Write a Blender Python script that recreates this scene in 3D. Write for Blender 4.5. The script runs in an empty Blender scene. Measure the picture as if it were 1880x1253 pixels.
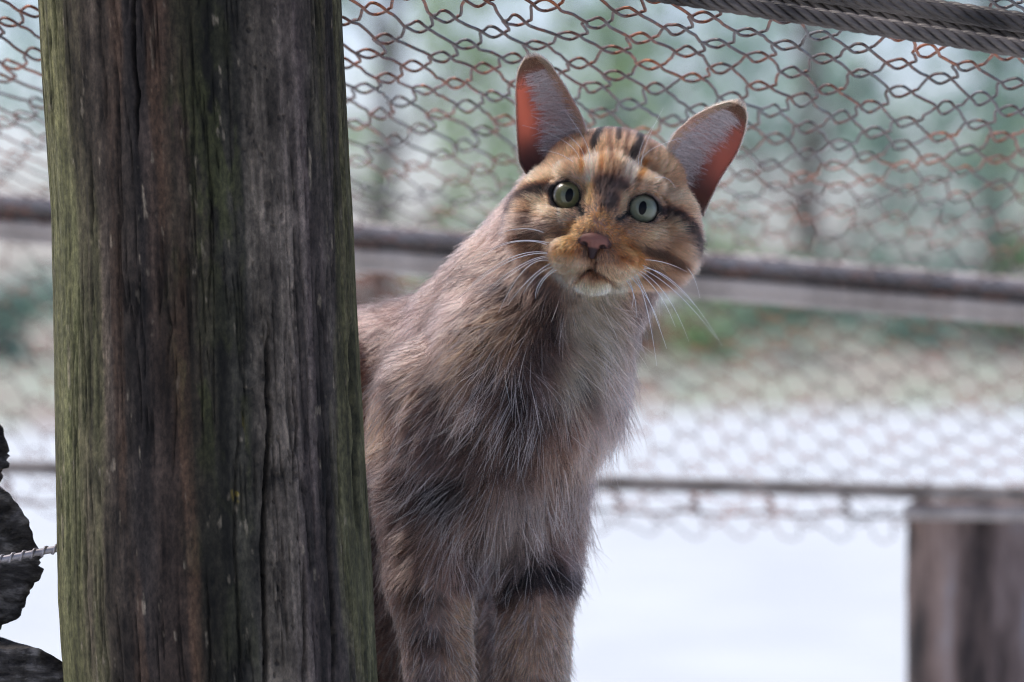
import bpy, math, random
import numpy as np
from mathutils import Vector, Matrix
random.seed(7); RNG = np.random.default_rng(11)
scene = bpy.context.scene

# ------------------------------------------------------------------ camera
F = 10200.0                       # focal length in pixels of the 1880 px wide photograph
CAM = np.array([0.0, 0.0, 0.70]); TILT = math.radians(0.6)
FWD = np.array([0, math.cos(TILT), -math.sin(TILT)]); UP = np.array([0, math.sin(TILT), math.cos(TILT)])
RIGHT = np.array([1.0, 0, 0])
def W(px, py, d):                 # pixel + depth in metres -> point of the place
    return CAM + d * (FWD + RIGHT * ((px - 940) / F) + UP * ((626.5 - py) / F))
cd = bpy.data.cameras.new('camera'); cam = bpy.data.objects.new('camera', cd)
scene.collection.objects.link(cam); scene.camera = cam
cd.sensor_width = 36; cd.lens = 36 * F / 1880; cd.clip_start = 0.05; cd.clip_end = 3000
cam.location = CAM; cam.rotation_euler = (math.pi / 2 - TILT, 0, 0)
cd.dof.use_dof = True; cd.dof.focus_distance = 3.40; cd.dof.aperture_fstop = 8.6; cd.dof.aperture_blades = 0

# ------------------------------------------------------------------ sky, sun, exposure
SUN_EL, SUN_AZ = math.radians(56), math.radians(-62)      # azimuth from +Y (behind the cat) towards +X
world = bpy.data.worlds.new('World'); scene.world = world; world.use_nodes = True
wn = world.node_tree; bg = wn.nodes['Background']
sky = wn.nodes.new('ShaderNodeTexSky'); sky.sky_type = 'NISHITA'; sky.sun_disc = False
sky.sun_elevation = SUN_EL; sky.sun_rotation = SUN_AZ
sky.air_density = 0.42; sky.dust_density = 1.9; sky.ozone_density = 1.0
wn.links.new(sky.outputs[0], bg.inputs[0]); bg.inputs[1].default_value = 0.15
sl = bpy.data.lights.new('sun', 'SUN'); sl.energy = 1.4; sl.angle = math.radians(25); sl.color = (1.0, 0.96, 0.9)
sun = bpy.data.objects.new('sun', sl); scene.collection.objects.link(sun)
sdir = Vector((math.sin(SUN_AZ) * math.cos(SUN_EL), math.cos(SUN_AZ) * math.cos(SUN_EL), math.sin(SUN_EL)))
sun.rotation_euler = sdir.to_track_quat('Z', 'Y').to_euler(); sun.location = (0, 0, 20)
scene.view_settings.view_transform = 'Standard'; scene.view_settings.look = 'None'
scene.view_settings.exposure = 0.86; scene.view_settings.gamma = 1.0; scene.view_settings.use_curve_mapping = False
scene.render.engine = 'CYCLES'
cy = scene.cycles
cy.use_denoising = True; cy.filter_width = 1.1; cy.max_bounces = 8; cy.diffuse_bounces = 3; cy.glossy_bounces = 3
cy.transmission_bounces = 6; cy.transparent_max_bounces = 8; cy.sample_clamp_indirect = 4.0
cy.caustics_reflective = False; cy.caustics_refractive = False
try:
    cy.denoiser = 'OPENIMAGEDENOISE'; cy.denoising_input_passes = 'RGB_ALBEDO_NORMAL'; cy.denoising_prefilter = 'FAST'
except Exception: pass
try: scene.cycles_curves.shape = 'RIBBONS'; scene.cycles_curves.subdivisions = 2
except Exception: pass

# ------------------------------------------------------------------ helpers
def lin(c):
    c = np.asarray(c, float) / 255.0
    return np.where(c <= 0.04045, c / 12.92, ((c + 0.055) / 1.055) ** 2.4)
def sstep(a, b, x):
    t = np.clip((x - a) / (b - a), 0, 1); return t * t * (3 - 2 * t)
def _hash(ix, iy, iz, seed):
    h = (ix.astype(np.int64) * 374761393 + iy.astype(np.int64) * 668265263 + iz.astype(np.int64) * 2147483647 + seed * 974634777) & 0xFFFFFFFF
    h = ((h ^ (h >> 13)) * 1274126177) & 0xFFFFFFFF
    h = ((h ^ (h >> 16)) * 2246822519) & 0xFFFFFFFF
    return ((h ^ (h >> 15)) & 0xFFFFFF) / float(0xFFFFFF)
def vnoise(p, seed=0):            # value noise 0..1
    p = np.asarray(p, float); i = np.floor(p); f = p - i; f = f * f * (3 - 2 * f); i = i.astype(np.int64)
    r = 0
    for dx in (0, 1):
        wx = f[..., 0] if dx else 1 - f[..., 0]
        for dy in (0, 1):
            wy = f[..., 1] if dy else 1 - f[..., 1]
            for dz in (0, 1):
                wz = f[..., 2] if dz else 1 - f[..., 2]
                r = r + wx * wy * wz * _hash(i[..., 0] + dx, i[..., 1] + dy, i[..., 2] + dz, seed)
    return r
def fbm(p, oct=4, seed=0):
    s = 0; a = 0.5; t = 0; p = np.asarray(p, float)
    for k in range(oct):
        s = s + a * vnoise(p * 2 ** k, seed + k * 17); t += a; a *= 0.5
    return s / t
def polydist(P, pts):             # distance of 2-D points to a polyline
    P = np.asarray(P, float); best = np.full(len(P), 1e9)
    for a, b in zip(pts[:-1], pts[1:]):
        a = np.array(a, float); b = np.array(b, float); ab = b - a
        t = np.clip(((P - a) @ ab) / (ab @ ab + 1e-9), 0, 1)
        best = np.minimum(best, np.linalg.norm(P - a - t[:, None] * ab, axis=1))
    return best
def link(o, parent=None):
    scene.collection.objects.link(o)
    if parent is not None: o.parent = parent
    return o
def mesh_obj(name, v, f, mat, parent=None, smooth=True, loc=None):
    me = bpy.data.meshes.new(name)
    v = np.asarray(v, np.float32); f = np.asarray(f, np.int32)
    n = f.shape[1]
    me.vertices.add(len(v)); me.vertices.foreach_set('co', v.ravel())
    me.loops.add(f.size); me.loops.foreach_set('vertex_index', f.ravel())
    me.polygons.add(len(f)); me.polygons.foreach_set('loop_start', np.arange(0, f.size, n, dtype=np.int32))
    me.polygons.foreach_set('use_smooth', np.full(len(f), smooth))
    me.update(calc_edges=True); me.validate()
    if mat is not None: me.materials.append(mat)
    o = bpy.data.objects.new(name, me)
    if loc is not None: o.location = loc
    return link(o, parent)
def vcol(o, name, rgb):
    a = o.data.attributes.new(name, 'FLOAT_COLOR', 'POINT')
    c = np.ones((len(rgb), 4), np.float32); c[:, :3] = rgb; a.data.foreach_set('color', c.ravel())
def empty(name, loc=(0, 0, 0)):
    e = bpy.data.objects.new(name, None); e.empty_display_size = 0.05; e.location = loc
    return link(e)
def tag(o, label=None, cat=None, group=None, kind=None):
    if label: o['label'] = label
    if cat: o['category'] = cat
    if group: o['group'] = group
    if kind: o['kind'] = kind
    return o
def tube(P, R, sides=6):
    P = np.asarray(P, float); n = len(P); R = np.broadcast_to(np.asarray(R, float), (n,))
    T = np.gradient(P, axis=0); T /= np.linalg.norm(T, axis=1)[:, None] + 1e-12
    ref = np.array([0.0, 0.3, 1.0]) if abs(T[:, 2]).mean() < 0.8 else np.array([0.0, 1.0, 0.2])
    A = np.cross(T, ref); A /= np.linalg.norm(A, axis=1)[:, None] + 1e-12; B = np.cross(T, A)
    th = np.linspace(0, 2 * np.pi, sides, endpoint=False)
    V = P[:, None] + R[:, None, None] * (A[:, None] * np.cos(th)[None, :, None] + B[:, None] * np.sin(th)[None, :, None])
    i = np.arange(n - 1)[:, None] * sides; j = np.arange(sides)[None]; j2 = (j + 1) % sides
    Fq = np.stack([i + j, i + j2, i + sides + j2, i + sides + j], -1).reshape(-1, 4)
    V = V.reshape(-1, 3)
    return V, Fq

# node helpers
def mat(name):
    m = bpy.data.materials.new(name); m.use_nodes = True
    nt = m.node_tree; return m, nt, nt.nodes['Principled BSDF'], nt.nodes, nt.links
def ramp(nodes, stops, interp='LINEAR'):
    r = nodes.new('ShaderNodeValToRGB'); r.color_ramp.interpolation = interp
    e = r.color_ramp.elements
    while len(e) < len(stops): e.new(0.5)
    for el, (p, c) in zip(e, stops):
        el.position = p; el.color = (*c, 1)
    return r
def noise_node(nodes, links, scale, detail=4, rough=0.6, coord=None, stretch=None):
    n = nodes.new('ShaderNodeTexNoise'); n.inputs['Scale'].default_value = scale
    n.inputs['Detail'].default_value = detail; n.inputs['Roughness'].default_value = rough
    if coord is not None:
        if stretch is not None:
            mp = nodes.new('ShaderNodeMapping'); mp.inputs['Scale'].default_value = stretch
            links.new(coord, mp.inputs['Vector']); coord = mp.outputs[0]
        links.new(coord, n.inputs['Vector'])
    return n
def bump(nodes, links, height, strength, dist, bsdf):
    b = nodes.new('ShaderNodeBump'); b.inputs['Strength'].default_value = strength; b.inputs['Distance'].default_value = dist
    links.new(height, b.inputs['Height']); links.new(b.outputs[0], bsdf.inputs['Normal']); return b

def mat_noise(name, stops, scale, stretch=None, rough=0.85, bmp=0.3, bdist=0.002, detail=5, spec=0.3, metallic=0.0):
    m, nt, b, N, L = mat(name)
    tc = N.new('ShaderNodeTexCoord')
    n = noise_node(N, L, scale, detail, 0.65, tc.outputs['Object'], stretch)
    r = ramp(N, stops); L.new(n.outputs[0], r.inputs[0]); L.new(r.outputs[0], b.inputs['Base Color'])
    b.inputs['Roughness'].default_value = rough; b.inputs['Specular IOR Level'].default_value = spec
    b.inputs['Metallic'].default_value = metallic
    if bmp: bump(N, L, n.outputs[0], bmp, bdist, b)
    return m
def L3(*c): return tuple(lin(c))

# wire with rust
m_wire, nt, b, N, L = mat('zinc wire with rust')
tc = N.new('ShaderNodeTexCoord')
n1 = noise_node(N, L, 7.0, 5, 0.7, tc.outputs['Object']); n2 = noise_node(N, L, 90.0, 3, 0.6, tc.outputs['Object'])
mx = N.new('ShaderNodeMath'); mx.operation = 'MULTIPLY_ADD'; mx.inputs[1].default_value = 0.35
L.new(n2.outputs[0], mx.inputs[0]); L.new(n1.outputs[0], mx.inputs[2])
r = ramp(N, [(0.50, (0.15, 0.14, 0.135)), (0.61, (0.10, 0.07, 0.06)), (0.70, (0.18, 0.07, 0.04)), (0.80, (0.40, 0.13, 0.05))])
L.new(mx.outputs[0], r.inputs[0]); L.new(r.outputs[0], b.inputs['Base Color'])
b.inputs['Roughness'].default_value = 0.48; b.inputs['Metallic'].default_value = 0.35; b.inputs['Specular IOR Level'].default_value = 0.5
bump(N, L, n2.outputs[0], 0.3, 0.0004, b)

# steel rope strand: fine wires run helically along the strand
def strand_mat(name, c0, c1):
    m, nt, b, N, L = mat(name)
    uv = N.new('ShaderNodeUVMap'); uv.uv_map = 'UVMap'
    sx = N.new('ShaderNodeSeparateXYZ'); L.new(uv.outputs[0], sx.inputs[0])
    a = N.new('ShaderNodeMath'); a.operation = 'MULTIPLY'; a.inputs[1].default_value = 9 * 2 * math.pi; L.new(sx.outputs[1], a.inputs[0])
    a2 = N.new('ShaderNodeMath'); a2.operation = 'MULTIPLY_ADD'; a2.inputs[1].default_value = 900.0
    L.new(sx.outputs[0], a2.inputs[0]); L.new(a.outputs[0], a2.inputs[2])
    s = N.new('ShaderNodeMath'); s.operation = 'SINE'; L.new(a2.outputs[0], s.inputs[0])
    tc = N.new('ShaderNodeTexCoord'); n = noise_node(N, L, 25, 4, 0.6, tc.outputs['Object'])
    r = ramp(N, [(0.35, c0), (0.65, c1)]); L.new(n.outputs[0], r.inputs[0]); L.new(r.outputs[0], b.inputs['Base Color'])
    b.inputs['Roughness'].default_value = 0.5; b.inputs['Metallic'].default_value = 0.1
    bump(N, L, s.outputs[0], 0.35, 0.0003, b)
    return m
m_strand = strand_mat('steel rope strand', (0.04, 0.032, 0.027), (0.20, 0.165, 0.14))
m_strand_pale = strand_mat('weathered steel rope strand', (0.38, 0.325, 0.29), (0.66, 0.58, 0.53))

m_strand_mid = strand_mat('brown grey steel rope strand', (0.16, 0.13, 0.11), (0.42, 0.36, 0.32))
m_gap_shade = strand_mat('rope gap shade', (0.03, 0.022, 0.018), (0.09, 0.07, 0.06))  # dark tone for the shade between the far ropes

# ================================================================== GROUND, BANK, FAR PLANTS
def ground_sheet():
    xs = np.concatenate([np.linspace(-600, -16, 10), np.linspace(-15, 15, 61), np.linspace(16, 600, 10)])
    ys = np.concatenate([np.linspace(-40, 5, 10), np.linspace(6, 60, 100), np.linspace(65, 1500, 20)])
    X, Y = np.meshgrid(xs, ys); P = np.stack([X, Y, 0 * X], -1).reshape(-1, 3)
    P[:, 2] = 0.015 * (fbm(np.c_[P[:, 0] * .8, P[:, 1] * .4, 0 * P[:, 0]], 3, 5) - .5)
    P[:, 2] -= 0.02
    nx, ny = len(xs), len(ys)
    i = np.arange(ny - 1)[:, None] * nx + np.arange(nx - 1)[None]
    Fq = np.stack([i, i + 1, i + nx + 1, i + nx], -1).reshape(-1, 4)
    return P, Fq
m_ground = mat_noise('pale compacted ground', [(0.3, (0.55, 0.59, 0.615)), (0.7, (0.67, 0.71, 0.735))], 2.2, (1, 0.5, 1), 0.9, 0.2, 0.01)
tag(mesh_obj('ground', *ground_sheet(), m_ground), kind='structure')

def bank_sheet():                 # dry grassy bank beyond the pale ground
    xs = np.linspace(-14, 14, 141); ts = np.linspace(0, 1, 70)
    X, T = np.meshgrid(xs, ts)
    y0 = 28.5 + X * 1.0 + 0.5 * np.sin(X * 1.7) + 0.5 * fbm(np.stack([X * 1.5, 0 * X, 0 * X], -1), 3, 3)
    y0 = np.clip(y0, 22, 36)
    Y = y0 + T * 14
    Z = -0.06 + 0.55 * sstep(0, 1, T) + 0.10 * sstep(0, .05, T) * (fbm(np.stack([X * 2, Y * 2, 0 * X], -1), 4, 8))
    P = np.stack([X, Y, Z], -1).reshape(-1, 3); nx = len(xs)
    i = np.arange(len(ts) - 1)[:, None] * nx + np.arange(nx - 1)[None]
    return P, np.stack([i, i + 1, i + nx + 1, i + nx], -1).reshape(-1, 4)
m_bank = mat_noise('bank of dry grass and leaves', [(0.34, (0.26, 0.17, 0.14)), (0.43, (0.36, 0.28, 0.25)), (0.50, (0.40, 0.40, 0.35)), (0.58, (0.36, 0.45, 0.32)), (0.68, (0.46, 0.50, 0.46))], 3.2, (1, 0.6, 1), 0.95, 0.0)
tag(mesh_obj('bank', *bank_sheet(), m_bank), kind='structure')

def leaf_mat(name, c, tr):
    m, nt, b, N, L = mat(name)
    oi = N.new('ShaderNodeTexCoord'); n = noise_node(N, L, 3.0, 2, 0.5, oi.outputs['Object'])
    r = ramp(N, [(0.3, tuple(x * .75 for x in c)), (0.7, tuple(min(1, x * 1.25) for x in c))]); L.new(n.outputs[0], r.inputs[0])
    L.new(r.outputs[0], b.inputs['Base Color']); b.inputs['Roughness'].default_value = 0.6
    t = N.new('ShaderNodeBsdfTranslucent'); L.new(r.outputs[0], t.inputs[0])
    mxs = N.new('ShaderNodeMixShader'); mxs.inputs[0].default_value = tr
    out = N['Material Output']; L.new(b.outputs[0], mxs.inputs[1]); L.new(t.outputs[0], mxs.inputs[2]); L.new(mxs.outputs[0], out.inputs[0])
    return m
M_LEAF = [leaf_mat('pale sage leaves', (0.37, 0.50, 0.39), 0.45), leaf_mat('grey green leaves', (0.32, 0.46, 0.38), 0.45),
          leaf_mat('yellow green leaves', (0.38, 0.50, 0.28), 0.45), leaf_mat('russet leaves', (0.34, 0.21, 0.17), 0.35)]
m_bark = mat_noise('grey bark', [(0.35, (0.12, 0.10, 0.085)), (0.65, (0.24, 0.21, 0.19))], 12, (1, 1, .25), 0.9, 0.4, 0.01)
def leaves(c, rad, n, size, seed):
    g = np.random.default_rng(seed)
    k = max(5, n // 70)                      # clumps through the crown
    cc = g.normal(size=(k, 3)); cc /= np.linalg.norm(cc, axis=1)[:, None]; cc *= (g.random(k) ** .45)[:, None] * np.array(rad)
    idx = g.integers(0, k, n)
    p = cc[idx] + g.normal(size=(n, 3)) * np.array(rad) * .16 + np.array(c)
    a = g.normal(size=(n, 3)); a /= np.linalg.norm(a, axis=1)[:, None]
    b_ = np.cross(a, g.normal(size=(n, 3))); b_ /= np.linalg.norm(b_, axis=1)[:, None]
    s = size * (.6 + .8 * g.random(n))[:, None]
    V = np.stack([p - a * s, p + b_ * s * .45, p + a * s, p - b_ * s * .45], 1).reshape(-1, 3)
    return V, np.arange(4 * n).reshape(-1, 4)
def plant(name, label, cat, x, y, h, rad, n, size, mi, seed, group, z0=0.0, bare=0.35):
    e = empty(name, (x, y, z0)); tag(e, label, cat, group)
    g = np.random.default_rng(seed)
    t = np.linspace(0, 1, 8)[:, None]
    lean = g.normal(size=2) * .05 * h
    P = np.c_[lean[0] * t ** 2, lean[1] * t ** 2, -0.15 + (h * .9 + .15) * t]
    V, Q = tube(P, h * (.022 * (1 - t[:, 0]) + .005), 7); allV, allF = [V], [Q]; off = len(V)
    for k in range(7):
        t0 = bare + (0.85 - bare) * k / 7; a = k * 2.4 + g.random()
        st = np.array([lean[0] * t0 ** 2, lean[1] * t0 ** 2, h * .9 * t0])
        en = st + np.array([math.cos(a) * rad[0] * .7, math.sin(a) * rad[1] * .7, h * .18])
        q = np.linspace(0, 1, 5)[:, None]; B = st + (en - st) * q + np.array([0, 0, .03 * h]) * np.sin(q * 3.1)
        V, Q = tube(B, h * (.009 * (1 - q[:, 0]) + .002), 5); allV.append(V); allF.append(Q + off); off += len(V)
    mesh_obj('trunk', np.vstack(allV), np.vstack(allF), m_bark, e)
    mesh_obj('crown', *leaves((lean[0], lean[1], h - rad[2]), rad, n, size, seed), M_LEAF[mi], e, smooth=False)
    return e
TREES = [(-4.6, 40, 4.2, 0), (-2.4, 44, 4.6, 1), (-0.9, 38.5, 4.0, 2), (0.7, 43, 4.4, 0), (2.1, 39.5, 4.1, 1), (3.9, 45, 4.8, 0), (5.2, 42, 4.3, 2), (-6.6, 45, 4.7, 1), (7.2, 47, 4.6, 0)]
TL = {0: 'young pale sage tree standing on the bank beyond the netting', 1: 'young grey green tree standing on the bank beyond the netting', 2: 'young yellow green tree standing on the bank beyond the netting'}
for k, (x, y, h, mi) in enumerate(TREES):
    plant('tree', TL[mi], 'tree', x, y, h, (1.5, 1.3, 2.0), 1050, 0.10, mi, 100 + k, ['sage trees', 'grey green trees', 'yellow green trees'][mi] + ' beyond the netting', 0.3, .12)
SHR = [(-3.0, 33, .75, 1), (-2.0, 34, .8, 0), (-1.1, 35.5, .7, 3), (-.2, 35, .85, 1), (.6, 34.5, .55, 3), (1.2, 36.5, .9, 2), (1.9, 37.5, .8, 0), (2.7, 38, .9, 1), (3.5, 39, .8, 2), (-4.0, 33.5, .8, 3), (4.6, 40, .9, 0)]
SLAB = {0: 'low pale sage shrub growing on the bank', 1: 'low grey green shrub growing on the bank', 2: 'low yellow green shrub growing on the bank', 3: 'low russet shrub growing on the bank'}
for k, (x, y, h, mi) in enumerate(SHR):
    plant('shrub', SLAB[mi], 'shrub', x, y, h, (.5, .45, h * .45), 900, 0.05, mi, 300 + k, ['sage', 'grey green', 'yellow green', 'russet'][mi] + ' shrubs on the bank', 0.12, .1)

# ================================================================== NETTING
YP = [-140, 0, 150, 300, 430, 520, 700, 900, 950]; DP = [3.26, 3.42, 3.72, 4.2, 4.85, 5.02, 5.14, 5.25, 5.28]
ROWP = [27, 25, 23.5, 22, 20, 24, 27, 28, 28]
def net_point(u, y):              # u metres across, y: image row of the sheet at the picture's middle -> point on the sheet
    d = np.interp(y, YP, DP)
    slope = np.interp(y, [-140, 100, 430, 560, 900], [0.05, 0.05, 0.086, 0.08, 0.027])
    px = u * F / d
    sag = 9 * np.sin(u * 5.1 + y * .008) + 5 * np.sin(u * 11 + y * .02 + 1)
    py = y + slope * px + sag * np.interp(y, [-140, 0, 300, 430, 560, 850, 930], [1, 1, 1, .4, .9, .9, .2])
    return CAM + d[:, None] * (FWD + RIGHT * (px / F)[:, None] + UP * ((626.5 - py) / F)[:, None])
rows = [-140.0]
while rows[-1] < 935: rows.append(rows[-1] + float(np.interp(rows[-1], YP, ROWP)))
net = tag(empty('wire_netting', W(940, 950, 5.28)), 'rusty twisted wire netting stretched between the steel ropes behind the cat', 'netting')
NLOC = np.array(net.location)
PER = 0.0465; HP = PER / 2; EYEH = 0.0070   # hexagon period, half, half length of the eye
def wire(k):
    y0 = rows[k]; yu = rows[k - 1] if k else y0 - 22; yd = rows[k + 1] if k + 1 < len(rows) else y0 + 18
    half = 0.62 + 0.0 * k if y0 < 250 else 0.78
    n0, n1 = int((-half - 0.0048 * k) / HP) - 2, int((half - 0.0048 * k) / HP) + 2
    U, Yc, ON, TH = [], [], [], []
    for j in range(n0, n1):
        up = (j + k) % 2 == 0                      # twists with the wire above, else the one below
        jr = k - .5 if up else k + .5
        uc = j * HP + 0.0048 * jr + math.sin(j * .37 + jr * .9) * .0022
        hj = _hash(np.array([j]), np.array([int(2 * jr)]), np.array([3]), 5)[0] - .5; hk = _hash(np.array([j]), np.array([int(2 * jr)]), np.array([8]), 9)[0] - .5
        uc += .006 * hj
        yc = ((y0 + yu) / 2 if up else (y0 + yd) / 2) + 8 * hk
        for q in np.linspace(-.68, .68, 9):            # the pair crosses twice and leaves an eye between
            U.append(uc + q * 2 * EYEH); Yc.append(yc); ON.append(1.0 if up else -1.0); TH.append(math.pi * q)
        # straight run to the next joint is added by the polyline itself with a softened corner
    U = np.array(U); Yc = np.array(Yc); TH = np.array(TH)
    ON = np.array(ON); amp = np.interp(Yc, [-140, 300, 430, 900], [9.0, 8.0, 6.0, 6.0]) * (.75 + .5 * vnoise(np.c_[U * 30, Yc * .06, 0 * U], 4))
    Yc = Yc - ON * amp * np.cos(TH)
    P = net_point(U, Yc)
    d = np.interp(Yc, YP, DP)
    P2 = net_point(U, Yc + 1.0); tdir = P2 - P; tdir /= np.linalg.norm(tdir, axis=1)[:, None]
    udir = RIGHT[None] * np.ones((len(U), 1)); ndir = np.cross(tdir, udir); ndir /= np.linalg.norm(ndir, axis=1)[:, None]
    P = P + (0.0011 * ON * np.sin(TH))[:, None] * ndir
    # smooth resample (Catmull-Rom)
    n = len(P); out = []
    Pm = np.vstack([P[:1], P, P[-1:]])
    seg = np.linalg.norm(np.diff(P, axis=0), axis=1)
    for i in range(n - 1):
        p0, p1, p2, p3 = Pm[i], Pm[i + 1], Pm[i + 2], Pm[i + 3]
        for t in ((0.0, .5) if seg[i] < .006 else (0, .25, .5, .75)):
            out.append(.5 * ((2 * p1) + (-p0 + p2) * t + (2 * p0 - 5 * p1 + 4 * p2 - p3) * t * t + (-p0 + 3 * p1 - 3 * p2 + p3) * t ** 3))
    P = np.array(out)
    P += (np.stack([vnoise(P * 60 + s, s) for s in (1, 2, 3)], -1) - .5) * .0022
    V, Q = tube(P - NLOC, float(np.interp(y0, [200, 480], [.0011, .00070])), 5)
    mesh_obj('wire', V, Q, m_wire, net)
for k in range(len(rows)): wire(k)
# bottom edge wire and the ties to the lower rope
px = np.linspace(-400, 2300, 160); py = 932 + .027 * (px - 940) * .6 + 7 * np.abs(np.sin(px * .0225))
V, Q = tube(np.array([W(a, c, 5.285) for a, c in zip(px, py)]) - NLOC, 0.0016, 6); mesh_obj('edge_wire', V, Q, m_wire, net)
for x in range(-270, 2200, 140):
    a = np.linspace(0, 1, 14)[:, None]; P = W(x, 884 + .027 * (x - 940), 5.27) * (1 - a) + W(x + 8, 940 + .016 * (x - 940), 5.285) * a
    P[:, 0] += .004 * np.sin(a[:, 0] * 18); V, Q = tube(P - NLOC, 0.0017, 6); mesh_obj('tie_wire', V, Q, m_wire, net)

# ================================================================== STEEL ROPES
def rope(label, A, B, R, lay, material, group=None, strands=6, phase=0.0, sag=0.0):
    A, B = np.array(A), np.array(B); c = (A + B) / 2
    e = tag(empty('steel_rope', c), label, 'rope', group)
    Lg = np.linalg.norm(B - A); T = (B - A) / Lg
    n = int(Lg / lay * 26); t = np.linspace(0, 1, n)
    ax = A + (B - A) * t[:, None] - c; ax[:, 2] -= sag * 4 * t * (1 - t)
    up = np.array([0, 0, 1.0]); s = np.cross(T, up); s /= np.linalg.norm(s); up = np.cross(s, T)
    rs = R * (0.36 if strands == 6 else .345); rh = R - rs
    for k in range(strands):
        th = -2 * np.pi * (t * Lg / lay + k / strands) + phase
        P = ax + rh * (np.cos(th)[:, None] * s + np.sin(th)[:, None] * up)
        sd = 10; V, Q = tube(P, rs, sd)
        o = mesh_obj('strand', V, Q, material, e)
        uvl = o.data.uv_layers.new(name='UVMap')
        vi = np.empty(len(o.data.loops), np.int32); o.data.loops.foreach_get('vertex_index', vi)
        uu = (vi // sd) / n * Lg; vv = (vi % sd) / sd
        first = np.repeat(vi.reshape(-1, 4)[:, 0] % sd, 4)
        vv = np.where((first == sd - 1) & (vi % sd == 0), 1.0, vv)
        uvl.data.foreach_set('uv', np.stack([uu, vv], -1).astype(np.float32).ravel())
    V, Q = tube(ax, R * .45, 8); mesh_obj('core', V, Q, material, e)
    return e
def line(x0, y0, x1, y1, d0, d1, xa, xb):
    f = lambda x: W(x, y0 + (y1 - y0) * (x - x0) / (x1 - x0), d0 + (d1 - d0) * (x - x0) / (x1 - x0))
    return f(xa), f(xb)
rope('thin dark steel rope carrying the top of the netting, lowest of the upper three', *line(1460, 26, 1878, 90, 3.30, 3.28, 560, 5200), .0058, .044, m_strand, strands=5)
rope('dark steel rope squeezed between the thin rope and the thick rope above the netting', *line(1617, 24, 1880, 60, 3.335, 3.315, 560, 5200), .0060, .044, m_strand, phase=1, strands=5)
rope('thick dark steel rope with fine wires, uppermost of those above the netting', *line(1617, 3, 1880, 42, 3.325, 3.305, 560, 5200), .0064, .055, m_strand, phase=2)
rope('thick pale steel rope, top of the bundle of four crossing behind the cat', *line(0, 370, 1880, 528, 4.96, 4.96, -700, 2600), .0088, .085, m_strand_pale)
rope('thin pale steel rope third from the top in the bundle of four behind the cat', *line(0, 410, 1880, 564, 4.95, 4.95, -700, 2600), .0064, .06, m_strand_pale, phase=1)
rope('thin pale steel rope at the bottom of the bundle of four behind the cat', *line(0, 431, 1880, 584, 4.96, 4.96, -700, 2600), .0064, .06, m_strand_pale, phase=2)
rope('thin dark rope added as the shade under the top rope of the bundle', *line(0, 391, 1880, 547, 4.945, 4.945, -700, 2600), .0056, .05, m_gap_shade, phase=2)  # added rope, stands in for the shaded underside of the top rope
rope('steel rope along the lower edge of the netting, passing over the short post', *line(0, 858, 1880, 908, 5.20, 5.20, -700, 2600), .0072, .055, m_strand_mid)
rope('short brown steel rope lying under another rope on the short post', *line(1670, 941, 1880, 943, 5.20, 5.20, 1660, 2600), .0072, .06, m_strand_pale, phase=.5)

# ================================================================== POSTS AND LOGS
m_post, nt, b, N, L = mat('weathered post wood')
at = N.new('ShaderNodeAttribute'); at.attribute_name = 'wood'
tc = N.new('ShaderNodeTexCoord')
n1 = noise_node(N, L, 60, 6, 0.7, tc.outputs['Object'], (1, 1, 0.12)); n2 = noise_node(N, L, 330, 6, 0.75, tc.outputs['Object'], (1, 1, 0.55))
rr = ramp(N, [(0.30, (0.45, 0.45, 0.45)), (0.5, (0.95, 0.95, 0.95)), (0.72, (1.6, 1.6, 1.6))]); L.new(n1.outputs[0], rr.inputs[0])
r2 = ramp(N, [(0.34, (0.45, 0.45, 0.45)), (0.5, (0.92, 0.92, 0.92)), (0.68, (1.65, 1.6, 1.55))]); L.new(n2.outputs[0], r2.inputs[0])
m1 = N.new('ShaderNodeMix'); m1.data_type = 'RGBA'; m1.blend_type = 'MULTIPLY'; m1.inputs[0].default_value = 1
L.new(at.outputs[0], m1.inputs[6]); L.new(rr.outputs[0], m1.inputs[7])
m2 = N.new('ShaderNodeMix'); m2.data_type = 'RGBA'; m2.blend_type = 'MULTIPLY'; m2.inputs[0].default_value = 1
L.new(m1.outputs[2], m2.inputs[6]); L.new(r2.outputs[0], m2.inputs[7]); L.new(m2.outputs[2], b.inputs['Base Color'])
b.inputs['Roughness'].default_value = 0.85; b.inputs['Specular IOR Level'].default_value = 0.25
ad = N.new('ShaderNodeMath'); ad.operation = 'MULTIPLY_ADD'; ad.inputs[1].default_value = .5; L.new(n2.outputs[0], ad.inputs[0]); L.new(n1.outputs[0], ad.inputs[2])
bump(N, L, ad.outputs[0], 0.7, 0.0018, b)

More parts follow.
